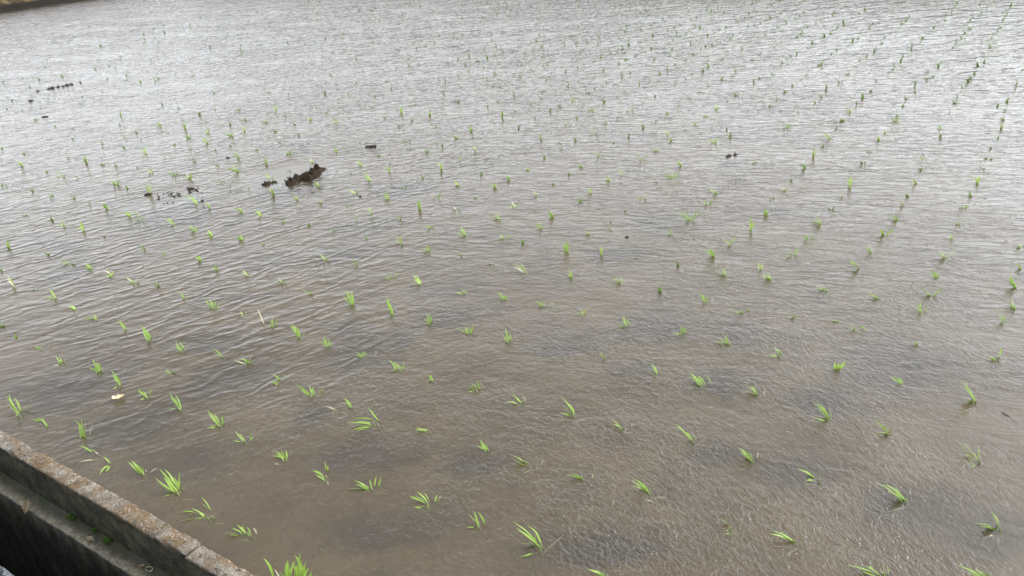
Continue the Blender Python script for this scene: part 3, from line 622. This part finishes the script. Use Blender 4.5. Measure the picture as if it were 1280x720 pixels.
w.put(bg.inputs[0], c); bg.inputs[1].default_value = 0.10
w.l.new(bg.outputs[0], wo.inputs[0])

sd = bpy.data.lights.new('sun', 'SUN'); sd.energy = SUN_E; sd.angle = R(SUN_ANG); sd.color = (1.0, 0.95, 0.86)
so = bpy.data.objects.new('sun', sd); col.objects.link(so)
sv = Vector((math.cos(SUN_AZ) * math.cos(SUN_EL), math.sin(SUN_AZ) * math.cos(SUN_EL), math.sin(SUN_EL)))
so.rotation_euler = sv.to_track_quat('Z', 'Y').to_euler(); so.location = (0, 0, 10)

cd = bpy.data.cameras.new('camera'); cd.lens = 28.15; cd.sensor_width = 36; cd.clip_start = 0.05; cd.clip_end = 2000
co = bpy.data.objects.new('camera', cd); col.objects.link(co); scene.camera = co
CM = Matrix(CAMROT)
co.matrix_world = Matrix.Translation((0, 0, 1.57)) @ CM.to_4x4()
scene.view_settings.view_transform = 'Standard'; scene.view_settings.look = 'None'; scene.view_settings.exposure = 0
scene.cycles.max_bounces = 8; scene.cycles.transparent_max_bounces = 12
scene.cycles.sample_clamp_indirect = 8.0

M_water = make_water(); M_bed = make_bed(); M_conc = make_concrete(); M_ditch = make_ditch(); M_kerb = make_kerb()
M_clod = make_mud('wet_clod_mud', (0.012, 0.008, 0.005), (0.048, 0.033, 0.021), 0.9, 60)
M_dark = make_mud('black_rotting_straw', (0.008, 0.007, 0.006), (0.035, 0.028, 0.02), 0.5, 60)
M_leaf = make_leaf('rice_leaf', LEAF[0], LEAF[1])
M_far = make_leaf('distant_rice_leaf', (0.08, 0.15, 0.025), (0.16, 0.26, 0.05))  # darker olive copy of rice_leaf, backlit shade put into the colour
M_pale = make_leaf('faded_rice_leaf', (0.34, 0.33, 0.18), (0.48, 0.47, 0.33), 0.3)
M_stem = make_leaf('rice_stem', (0.22, 0.30, 0.10), (0.30, 0.36, 0.16), 0.2)
M_straw = make_leaf('dead_leaf', (0.50, 0.40, 0.22), (0.62, 0.54, 0.34), 0.2)
M_darkleaf = make_leaf('dark_dead_leaf', (0.16, 0.125, 0.07), (0.26, 0.21, 0.13), 0.2)  # darker copy of dead_leaf, used for the scraps on the ledge
M_moss = make_leaf('moss', (0.05, 0.10, 0.012), (0.10, 0.19, 0.03), 0.3)
M_dry = make_leaf('dry_grass', (0.06, 0.055, 0.02), (0.19, 0.15, 0.06), 0.2)
M_ground = make_ground(); M_bank = make_bankmat()

# ---------------------------------------------------------------- setting
xs = frange(-19.6, -6.0, 0.4) + frange(-6.0, 1.6, 0.035)[1:] + frange(1.6, 7.4, 0.4)[1:]
ys = frange(0.83, 4.6, 0.035) + frange(4.6, 14.2, 0.4)[1:]
def hole(x, y):
    v = 0.0
    if -6.1 < x < 1.7 and y < 4.7:
        for (cx, cy, rx, ry) in PATCHES + [(-3.95, 3.33, .20, .14), (-4.50, 2.78, .16, .14)]:
            dx, dy = x - cx, y - cy
            a = dx * HX[0] + dy * HX[1]; b = -dx * HX[1] + dy * HX[0]      # along / across the line of footprints
            q = (b / (rx * 1.25)) ** 2 + (a / (ry * 1.25)) ** 2
            if q < 5: v = max(v, math.exp(-q * 0.7) * 1.05)
        v = max(v, min(1, max(0, (fbm(x * 2.2, y * 2.2, 3.1) - 0.30) * 2.2)))
    return v
V, F = grid(xs, ys, lambda x, y: -0.055 - 0.03 * hole(x, y) + 0.008 * n3(x * 9, y * 9))
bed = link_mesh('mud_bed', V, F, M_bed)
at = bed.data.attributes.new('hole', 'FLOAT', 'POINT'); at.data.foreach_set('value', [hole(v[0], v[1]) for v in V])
tag(bed, kind='structure')
V, F = grid([-19.6, 7.4], [0.80 + 0.032, 14.2], lambda x, y: 0.0)
tag(link_mesh('paddy_water', V, F, M_water, smooth=False), kind='structure')
V, F = grid([-600, -60, 60, 600], [-600, -60, 60, 900], lambda x, y: -0.95)
tag(link_mesh('ground', V, F, M_ground, smooth=False), kind='structure')

def ridge(name, p0, p1, width, h, seed, step=0.12):
    """earth bank from p0 to p1; its steep foot, wet and painted shadow-dark, is on the left of that direction"""
    p0, p1 = Vector(p0), Vector(p1); L = (p1 - p0).length; d = (p1 - p0) / L; n = Vector((-d.y, d.x))
    prof = [(-0.10, -0.15), (-0.03, 0.0), (0.02, 0.10), (0.05, 0.17), (0.14, 0.22), (0.28, h * .8), (0.5, h), (0.8, h * 1.02), (width - .3, h * .9), (width, h * .5), (width + .4, -0.1), (width + 0.9, -1.0)]
    V = []; F = []; N = max(2, int(L / step)); m = len(prof)
    for i in range(N + 1):
        s = L * i / N
        for k, (a, z) in enumerate(prof):
            q = p0 + d * s - n * (a + 0.05 * fbm(s * 1.6, a * 3, seed))
            V.append((q.x, q.y, z + (0.05 * fbm(s * 2.5, a * 4, seed + 5) if z > 0 else 0)))
    for i in range(N):
        for k in range(m - 1):
            a = i * m + k; F.append((a, a + 1, a + m + 1, a + m))
    return link_mesh(name, V, F, M_bank)
tag(ridge('earth_bank', (-19.1, 15.2), (-19.1, 0.4), 1.6, 0.34, 1.0), kind='structure')
tag(ridge('earth_bank', (6.6, 13.6), (-19.5, 13.6), 1.6, 0.42, 7.0), kind='structure')
tag(ridge('earth_bank', (6.8, 0.4), (6.8, 15.2), 1.6, 0.34, 12.0, .3), kind='structure')

def blade_geo(V, F, A, T, bend, wid, seg=6, rnd=random):
    """ribbon from A to T, arched by the vector bend, tapering to its tip, with a folded midrib"""
    A, T = Vector(A), Vector(T); Cc = (A + T) / 2 + Vector(bend)
    d = T - A; side = d.cross(Vector((0, 0, 1)))
    if side.length < 1e-6: side = Vector((1, 0, 0))
    side.normalize(); tw = rnd.uniform(-0.7, 0.7)
    base = len(V)
    for i in range(seg + 1):
        s = i / seg
        p = A * (1 - s) ** 2 + Cc * 2 * s * (1 - s) + T * s * s
        tan = ((Cc - A) * (1 - s) + (T - Cc) * s).normalized()
        up = side.cross(tan)
        sd_ = (side * math.cos(tw) + up * math.sin(tw))
        wd = wid * 0.5 * (0.55 + 0.9 * s if s < 0.5 else 2.0 * (1 - s) ** 0.75 * 0.84) if s < 1 else 0.0002
        fold = up * wd * 0.35
        V.extend([tuple(p - sd_ * wd + fold), tuple(p), tuple(p + sd_ * wd + fold)])
    for i in range(seg):
        a = base + i * 3
        F.append((a, a + 1, a + 4, a + 3)); F.append((a + 1, a + 2, a + 5, a + 4))

# dry grass growing on the banks
rg = random.Random(5)
V, F = [], []
def tuft(x, y, z, n, hh, sp, wd):
    for _ in range(n):
        a = rg.uniform(0, 6.283); r = rg.uniform(0, sp); L = hh * rg.uniform(.5, 1.2)
        A = (x + r * math.cos(a), y + r * math.sin(a), z - .02)
        b = rg.uniform(0, 6.283); k = rg.uniform(.2, .9)
        T = (A[0] + L * k * math.cos(b), A[1] + L * k * math.sin(b), z + L * (1 - .5 * k))
        blade_geo(V, F, A, T, (0, 0, L * .2), wd, 3, rg)
for _ in range(900):
    tuft(-19.1 - rg.uniform(.16, 1.5), rg.uniform(3, 14.5), 0.28, 5, .12, .06, .008)
for _ in range(700):
    tuft(rg.uniform(-19, 6.5), 13.6 + rg.uniform(.2, 1.5), 0.33, 5, .22, .08, .01)
tag(link_mesh('bank_grass', V, F, M_dry), 'dry brown grass growing on the earth banks', 'grass', kind='stuff')

# ---------------------------------------------------------------- concrete wall of the paddy
def slab(x0, x1, step, seed, y0=0.800, y1=0.855, top=0.05, dz=0.0, dy=0.0):
    prof = []
    st = step
    for z in frange(-0.16, top - .004, st * 1.6): prof.append((y1, z, 0, 1))
    prof.append((y1 - .002, top - .001, 0.7, .7))
    for y in frange(y1 - .006, y0 + .004, st): prof.append((y, top, 1, 0))
    prof.append((y0 + .001, top - .002, -0.7, .7))
    for z in reversed(frange(-0.16, top - .007, st * 1.6)): prof.append((y0, z, 0, -1))
    m = len(prof); V = []; F = []
    X = frange(x0, x1, step)
    for i, x in enumerate(X):
        for k, (y, z, a, b) in enumerate(prof):
            edge = math.exp(-((min(abs(y - y1), abs(y - y0)) + abs(z - top)) / 0.008) ** 2)
            outer = 1 if y > (y0 + y1) / 2 else 0.45
            e = min(x - x0, x1 - x); endw = math.exp(-(e / 0.006) ** 2)
            chip = max(0, fbm(x * 16, y * 7, seed + 3) - 0.05) * 0.020 * edge * outer + 0.003 * edge * abs(n3(x * 90, y * 60, seed))
            ylow = 0.003 * fbm(x * 6, 0, seed + (1 if b >= 0 else 4)) * outer
            yy = y + dy + ylow + 0.0015 * fbm(x * 70, z * 70, seed) - (chip if y > (y0 + y1) / 2 else -chip)
            zz = z + dz + 0.0016 * fbm(x * 45, y * 45, seed + 9) - chip * 0.7 - endw * 0.004 * (z > top - .02)
            xx = x + (0.004 * n3(y * 60, z * 60, seed) * endw)
            V.append((xx, yy, zz))
    for i in range(len(X) - 1):
        for k in range(m - 1):
            a = i * m + k; F.append((a, a + 1, a + m + 1, a + m))
    for i, fl in ((0, True), (len(X) - 1, False)):
        f = [i * m + k for k in range(m)]
        F.append(tuple(reversed(f)) if fl else tuple(f))
    o = link_mesh('concrete_wall', V, F, M_conc)
    return o
WALLG = 'slabs of the low concrete wall'
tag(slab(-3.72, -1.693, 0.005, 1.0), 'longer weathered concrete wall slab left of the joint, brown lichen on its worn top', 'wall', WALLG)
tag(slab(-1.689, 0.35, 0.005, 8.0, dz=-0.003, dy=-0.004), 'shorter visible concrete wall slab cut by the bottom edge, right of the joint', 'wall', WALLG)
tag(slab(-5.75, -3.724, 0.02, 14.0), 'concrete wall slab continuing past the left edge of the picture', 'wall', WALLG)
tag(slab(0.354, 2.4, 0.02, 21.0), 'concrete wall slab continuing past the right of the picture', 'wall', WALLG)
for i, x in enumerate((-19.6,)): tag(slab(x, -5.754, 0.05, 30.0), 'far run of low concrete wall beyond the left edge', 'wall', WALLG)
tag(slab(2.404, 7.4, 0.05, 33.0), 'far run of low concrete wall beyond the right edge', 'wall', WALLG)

# stepped ditch on this side of the wall
prof = [(0.803, -0.088), (0.79, -0.090), (0.775, -0.091), (0.76, -0.090), (0.749, -0.092), (0.744, -0.097)]
prof += [(0.744 - .0 * i, -0.10 - 0.05 * i) for i in range(1, 14)] + [(0.74, -0.80), (0.62, -0.80), (0.50, -0.80)]
X = frange(-9, 4, 0.015); m = len(prof); V = []; F = []
for x in X:
    for k, (y, z) in enumerate(prof):
        V.append((x, y + 0.003 * fbm(x * 12, z * 20, 2) + 0.003 * n3(x * 2, z * 4, 9), z + 0.0022 * fbm(x * 25, y * 40, 6)))
for i in range(len(X) - 1):
    for k in range(m - 1):
        a = i * m + k; F.append((a, a + 1, a + m + 1, a + m))
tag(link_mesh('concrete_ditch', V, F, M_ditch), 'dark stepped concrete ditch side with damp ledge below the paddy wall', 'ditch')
m_dw, t, out = mat('ditch_water')
principled(t, out, rgb(0.02, 0.022, 0.018), 0.06, t.bump(t.noise(t.pos(), 30, 3), 0.004), 0.5)
V, F = grid([-9, 4], [0.50, 0.76], lambda x, y: -0.66)
tag(link_mesh('ditch_water', V, F, m_dw, smooth=False), kind='structure')
# kerb the photographer stands behind
prof = [(0.545, -0.82), (0.546, -0.4), (0.547, -0.05), (0.545, -0.012), (0.540, -0.003)] + [(0.535 - .01 * i, 0.0) for i in range(22)] + [(0.30, -0.03), (0.29, -0.2)]
X = frange(-9, 4, 0.012); m = len(prof); V = []; F = []
for x in X:
    for k, (y, z) in enumerate(prof):
        V.append((x, y + 0.004 * fbm(x * 30, z * 20, 2), z + (0.005 * fbm(x * 40, y * 90, 6) if z > -.1 else 0)))
for i in range(len(X) - 1):
    for k in range(m - 1):
        a = i * m + k; F.append((a, a + 1, a + m + 1, a + m))
tag(link_mesh('kerb', V, F, M_kerb), 'rough grey kerb edge in the bottom left corner of the picture', 'kerb')
V, F = grid([-9, 4], [-4, 0.30], lambda x, y: -0.03)
tag(link_mesh('road', V, F, M_kerb, smooth=False), kind='structure')

# ---------------------------------------------------------------- mud clods and floating bits
def island(name, cx, cy, rx, ry, rot, h, seed, freq=14, rough=0.5, res=0.006, m=None, cut=0.0):
    c, s = math.cos(rot), math.sin(rot)
    nx = int(2.6 * rx / res); ny = int(2.6 * ry / res); V = []; idx = {}; F = []
    Z = {}
    for j in range(ny + 1):
        for i in range(nx + 1):
            u = -1.3 * rx + i * res; v = -1.3 * ry + j * res
            q = 1 - (u / rx) ** 2 - (v / ry) ** 2 + rough * 1.6 * fbm(u * freq * .45, v * freq * .45, seed) + rough * .7 * fbm(u * freq * 2.2, v * freq * 2.2, seed + 7)
            lump = noise.voronoi(Vector((u * freq * 3, v * freq * 3, seed)))[0]
            z = h * (max(-0.6, min(1.0, q)) * (0.75 + rough * fbm(u * freq, v * freq, seed + 4)) - cut) + h * 0.55 * (lump[1] - lump[0] - 0.25) + h * .28 * fbm(u * 110, v * 110, seed, 3)
            Z[i, j] = (u * c - v * s, u * s + v * c, z - 0.006)
    for j in range(ny):
        for i in range(nx):
            ks = [(i, j), (i + 1, j), (i + 1, j + 1), (i, j + 1)]
            if max(Z[k][2] for k in ks) > -0.004:
                f = []
                for k in ks:
                    if k not in idx:
                        idx[k] = len(V); V.append((Z[k][0], Z[k][1], max(Z[k][2], -.02)))
                    f.append(idx[k])
                F.append(tuple(f))
    return link_mesh(name, V, F, m or M_clod, loc=(cx, cy, 0))
tag(island('mud_clod', -3.93, 3.37, 0.170, 0.095, R(86), 0.036, 2.0, 20, 0.85), 'large lumpy brown mud clod standing out of the water', 'mud clod')
tag(island('mud_clod', -4.07, 3.18, 0.050, 0.035, R(60), 0.026, 5.0, 22, .6), 'small brown mud lump just left of the large clod', 'mud clod')
tag(island('mud_crumbs', -4.48, 2.80, 0.150, 0.10, R(80), 0.013, 9.0, 34, 1.3, m=M_clod, cut=.30), 'scattered wet mud crumbs barely breaking the surface, left of the large clod', 'mud crumbs')
tag(island('mud_lump', -4.665, 2.72, 0.035, 0.026, R(60), 0.018, 12.0, 30, .6, m=M_dark), 'dark mud lump beside a tall seedling left of the crumbs', 'mud clod')
tag(island('straw_scrap', -9.02, 4.56, 0.20, 0.022, R(80), 0.030, 15.0, 30, 1.0, m=M_dark, cut=.2), 'line of black rotted straw floating far off on the left', 'straw')
tag(island('straw_scrap', -1.59, 4.73, 0.085, 0.018, R(55), 0.020, 19.0, 32, 1.0, .004, m=M_dark, cut=.2), 'black twig like straw scrap in the upper right part of the water', 'straw')
tag(island('straw_scrap', -3.99, 4.07, 0.045, 0.018, R(40), 0.018, 22.0, 32, .8, .004, m=M_dark), 'short black straw scrap in the water above the middle left', 'straw')
tag(island('mud_lump', -1.618, 3.317, 0.016, 0.013, 0, 0.018, 25.0, 32, .5, .003, m=M_dark), 'single black speck of mud near the middle of the paddy', 'mud clod')
tag(island('straw_scrap', 0.086, 2.514, 0.036, 0.007, R(150), 0.007, 28.0, 45, 1.1, .002, m=M_dark), 'black curled straw scrap by the right edge of the picture', 'straw')
tag(island('mud_lump', -4.834, 3.476, 0.018, 0.014, 0, 0.015, 31.0, 32, .5, .003, m=M_dark), 'tiny dark mud lump up and left of the large clod', 'mud clod')
tag(island('mud_lump', -4.224, 2.78, 0.020, 0.015, 0, 0.018, 33.0, 32, .5, .003, m=M_dark), 'tiny dark mud lump right of the crumbs', 'mud clod')
tag(island('mud_lump', -8.616, 4.063, 0.035, 0.03, 0, 0.02, 35.0, 32, .5, .006, m=M_dark), 'dark mud speck below the line of black straw', 'mud clod')
tag(island('mud_lump', -7.712, 3.708, 0.040, 0.03, 0, 0.02, 37.0, 32, .5, .006, m=M_dark), 'dark mud speck far left, nearer than the black straw', 'mud clod')
tag(island('mud_lump', -2.25, 1.202, 0.016, 0.010, 0, 0.008, 41.0, 32, .5, .003, m=M_dark), 'dark mud speck among the near left seedlings', 'mud clod')
tag(island('mud_lump', -3.323, 3.228, 0.016, 0.012, 0, 0.014, 43.0, 32, .5, .003, m=M_dark), 'tiny dark mud lump right of the large clod', 'mud clod')

def leaf_scrap(name, loc, L, W, rot, seed, m, curl=0.01, tilt=0.0):
    V = []; n, k = 14, 8
    for i in range(n + 1):
        s = i / n
        for j in range(k + 1):
            t_ = j / k * 2 - 1
            wd = W * .5 * (math.sin(math.pi * min(.97, .06 + s * .93)) ** .6) * (1 + .35 * n3(s * 5, t_ * 2, seed))
            V.append(((s - .5) * L, t_ * wd + .12 * W * n3(s * 3, 0, seed), curl * (t_ * t_ + 1.5 * (s - .5) ** 2) + .004 * n3(s * 5, t_ * 3, seed + 2) + tilt * (s - .5) * L))
    F = [(i * (k + 1) + j, (i + 1) * (k + 1) + j, (i + 1) * (k + 1) + j + 1, i * (k + 1) + j + 1) for i in range(n) for j in range(k)]
    o = link_mesh(name, V, F, m, loc=loc); o.rotation_euler = (0, 0, rot)
    return o
tag(leaf_scrap('dead_leaf', (-2.642, 1.203, 0.006), 0.042, 0.026, R(60), 3, M_straw, .006), 'pale yellow dead leaf floating among the near left seedlings', 'leaf')
tag(leaf_scrap('dead_leaf', (-2.470, 0.742, -0.080), 0.055, 0.020, R(-35), 6, M_darkleaf, .006, -.2), 'tan dead leaf hanging over the edge of the ditch ledge', 'leaf')
tag(leaf_scrap('dead_leaf', (-2.152, 0.764, -0.084), 0.030, 0.018, R(10), 9, M_darkleaf, .005), 'small tan leaf scrap lying mid ledge beside the moss', 'leaf')
tag(leaf_scrap('dead_leaf', (-1.911, 0.778, -0.084), 0.016, 0.010, R(50), 11, M_darkleaf, .004), 'tiny pale leaf fragment on the ledge near the bottom edge', 'leaf')
V = []; F = []
for i in range(20):
    a = i / 20 * 6.283
    for j in range(6):
        b = j / 6 * 6.283
        r = 0.0095 + 0.0012 * math.cos(b)
        V.append((r * math.cos(a) * 1.3, r * math.sin(a) * .8, 0.0012 * math.sin(b) + .001 * math.sin(a * 2)))
F = [(i * 6 + j, ((i + 1) % 20) * 6 + j, ((i + 1) % 20) * 6 + (j + 1) % 6, i * 6 + (j + 1) % 6) for i in range(20) for j in range(6)]
tag(link_mesh('snail_shell_ring', V, F, M_pale, loc=(-1.884, 0.783, -0.084)), 'thin pale oval ring lying on the ditch ledge', 'ring')
rm = random.Random(11)
for (x, y, z, r, n, lb) in ((-2.297, .790, -.082, .016, 240, 'bright green moss tuft at the foot of the wall, leftmost on the ledge'),
                        (-2.100, .788, -.084, .015, 240, 'dark green moss tuft at the foot of the wall, rightmost on the ledge'),
                        (-2.172, .792, -.084, .009, 120, 'smallest moss tuft, between the other two on the ledge')):
    V = []; F = []
    for _ in range(n):
        a = rm.uniform(0, 6.283); q = r * math.sqrt(rm.random()); A = Vector((q * math.cos(a), q * math.sin(a) * .7, 0))
        L = .010 * (1.3 - q / r) * rm.uniform(.6, 1.3)
        blade_geo(V, F, A, A + Vector((rm.uniform(-.5, .5) * L, rm.uniform(-.5, .5) * L, L)), (0, 0, .001), .0022, 2, rm)
    tag(link_mesh('moss_tuft', V, F, M_moss, loc=(x, y, z)), lb, 'moss', 'moss tufts on the ditch ledge')
V = []; F = []
for _ in range(700):
    x = rm.uniform(-2.75, -1.5); q = abs(rm.gauss(0, .012))
    if fbm(x * 9, 0, 4) < -.05: continue
    A = Vector((x, .800 - q, -.089)); L = rm.uniform(.002, .007)
    blade_geo(V, F, A, A + Vector((rm.uniform(-1, 1) * L, rm.uniform(-1, 1) * L, L * .7)), (0, 0, .0005), .0015, 2, rm)
tag(link_mesh('algae_fuzz', V, F, M_moss), 'thin algae growing along the foot of the wall', 'algae', kind='stuff')

# ---------------------------------------------------------------- rice seedlings
ORD = ("first second third fourth fifth sixth seventh eighth ninth tenth eleventh twelfth thirteenth fourteenth fifteenth sixteenth "
       "seventeenth eighteenth nineteenth twentieth twenty-first twenty-second twenty-third twenty-fourth twenty-fifth twenty-sixth").split()
GROUP = 'rice seedlings planted in rows across the flooded paddy'
rs = random.Random(2024)
def wind_blades(h, n, rnd):
    """blades of a small seedling: most lean the way the wind blows them"""
    out = []
    kind = rnd.random()
    for k in range(n):
        if kind < .45:      # wind-combed to one side
            az = R(205) + rnd.gauss(0, .45); el = R(rnd.uniform(15, 62))
        elif kind < .8:     # open fan, one or two blades thrown back the other way
            az = R(215) + rnd.gauss(0, .4) if k % 3 else R(20) + rnd.gauss(0, .5); el = R(rnd.uniform(12, 60))
        else:               # upright tuft
            az = rnd.uniform(0, 6.283); el = R(rnd.uniform(45, 85))
        L = h * rnd.uniform(0.6, 1.25)
        a = (rnd.gauss(0, .0035), rnd.gauss(0, .0035), -.010)
        out.append((a, (a[0] + L * math.cos(el) * math.cos(az), a[1] + L * math.cos(el) * math.sin(az), L * math.sin(el)), L, 0 if rnd.random() < .84 else 1))
    return out
def bend_of(A, T, L, rnd):
    return (rnd.gauss(0, .08) * L, rnd.gauss(0, .08) * L, rnd.uniform(.03, .24) * L)
used = set()
for (x, y, h, fam, row, k, bl) in SEEDLINGS:
    nb = len(bl) if bl else 0
    if fam == 'h':
        where = ORD[k] + ' from left in the ' + ORD[row] + ' row out from the concrete wall'
    else:
        where = ORD[k] + ' from the near end of the ' + ORD[row] + ' long row from the right'
    if bl:
        root = bpy.data.objects.new('rice_seedling', None); col.objects.link(root); root.location = (x, y, 0); root.empty_display_size = .05
        look = 'bushy' if nb >= 7 else ('sparse' if nb <= 3 else 'leafy')
        if nb >= 12:
            tag(root, 'largest and bushiest rice clump, cut by the bottom edge beside the wall', 'rice seedling', GROUP)
        else:
            tag(root, look + ' rice seedling, ' + where, 'rice seedling', GROUP)
        if nb >= 12:
            bl = list(bl) + [(q[0] + rs.gauss(0, 9), q[1] + rs.gauss(0, 9), q[2] + rs.gauss(0, 16), q[3] + rs.gauss(0, 14), q[4] * rs.uniform(.7, 1.1), 0) for q in list(bl)[2:]]
        else:
            bl = list(bl) + [(q[0] + rs.gauss(0, 4), q[1] + rs.gauss(0, 4), q[2] * rs.uniform(.6, .95) + rs.gauss(0, 7), q[3] * rs.uniform(.6, .95) + rs.gauss(0, 7), q[4] * rs.uniform(.5, 1.0), 0) for q in list(bl)[:3] if not q[5]]
        for (ax, ay, tx, ty, tz, pale) in bl:
            A = (ax / 1000, ay / 1000, -0.010); T = (tx / 1000, ty / 1000, tz / 1000)
            L = (Vector(T) - Vector(A)).length
            V = []; F = []
            wd = min(.0066, .0040 + L * .030) * rs.uniform(.85, 1.15) * (.8 if pale else 1) * (1.35 if nb >= 12 else 1)
            blade_geo(V, F, A, T, bend_of(A, T, L, rs), wd, 8, rs)
            link_mesh('faded_blade' if pale else 'leaf_blade', V, F, M_pale if pale else M_leaf, root)
        # short pale stems where the clump stands in the mud, just breaking the surface
        V = []; F = []
        for q in range(3):
            bx, by = rs.gauss(0, .004), rs.gauss(0, .004); b0 = len(V)
            for i, (z, r) in enumerate(((-.020, .0022), (-.010, .0020), (.004, .0014), (.012, .0004))):
                for j in range(5):
                    a = j * 1.2566
                    V.append((bx - i * .0016 + r * math.cos(a), by - i * .0010 + r * math.sin(a), z))
            for i in range(3):
                for j in range(5):
                    F.append((b0 + i * 5 + j, b0 + i * 5 + (j + 1) % 5, b0 + i * 5 + 5 + (j + 1) % 5, b0 + i * 5 + 5 + j))
        link_mesh('stem', V, F, M_stem, root)
        # a blade or two lying under the surface
        for q in range(rs.choice((1, 2, 2))):
            a = rs.choice((R(205), R(240), R(30))) + rs.gauss(0, .5); L = h * rs.uniform(.5, 1.0)
            V = []; F = []
            blade_geo(V, F, (0, 0, -.02), (L * math.cos(a), L * math.sin(a), -.006), (0, 0, .004), .005, 6, rs)
            link_mesh('sunken_blade', V, F, M_pale, root)
        continue
    V = []; F = []; fm = []
    n = rs.choice((4, 5, 6, 7, 8))
    if h > .075: n += 1
    h *= 1.15 if y < 3.6 else (0.95 if y < 5.5 else 0.72)
    for (A, T, L, pale) in wind_blades(h, n, rs):
        f0 = len(F); blade_geo(V, F, A, T, bend_of(A, T, L, rs), (.0050 + .00065 * math.hypot(x, y)) * rs.uniform(.8, 1.2), 5, rs)
        fm += [pale] * (len(F) - f0)
    o = link_mesh('rice_seedling', V, F, [M_far if y > 6.0 else M_leaf, M_pale], loc=(x, y, 0), fmat=fm)
    look = 'bushy' if n >= 8 else ('sparse' if n <= 4 else 'small')
    tag(o, look + ' rice seedling, ' + where, 'rice seedling', GROUP)
V = []; F = []
rf = random.Random(77)
far = list(FAR_SEEDLINGS)
known = [(s[0], s[1]) for s in SEEDLINGS] + [(s[0], s[1]) for s in FAR_SEEDLINGS]
for k in range(-2, 44):             # the faint rows running on to the far bank
    xr = (-0.15 - 0.1925 * k) * 1.57
    drift = rf.uniform(-.03, .03)
    yy = 4.6
    while yy < 13.0:
        yy += rf.uniform(.15, .21)
        xx = xr + drift + rf.gauss(0, .012)
        patchy = 0.5 + 0.9 * fbm(xx * .5, yy * .5, 8)
        pr = (0.85 if k < 18 else 0.28) * min(1, max(.15, patchy + .35))
        if yy < 6.5: pr *= 0.55 if k < 18 else 0.25
        if rf.random() > pr or any(abs(xx - q[0]) < .10 and abs(yy - q[1]) < .13 for q in known): continue
        far.append((xx, yy, rf.uniform(.035, .058)))
for (x, y, h) in far:
    hh = h * rf.uniform(.6, .85)
    for (A, T, L, pale) in wind_blades(hh, rf.choice((3, 3, 4, 5)), rf):
        A = Vector((A[0] + x, A[1] + y, A[2])); T = Vector((T[0] + x, T[1] + y, T[2]))
        blade_geo(V, F, A, T, bend_of(A, T, L, rf), .0095, 3, rf)
tag(link_mesh('distant_rice_seedlings', V, F, M_far), 'tiny rice seedlings scattered over the far water in faint rows', 'rice seedlings', kind='stuff')
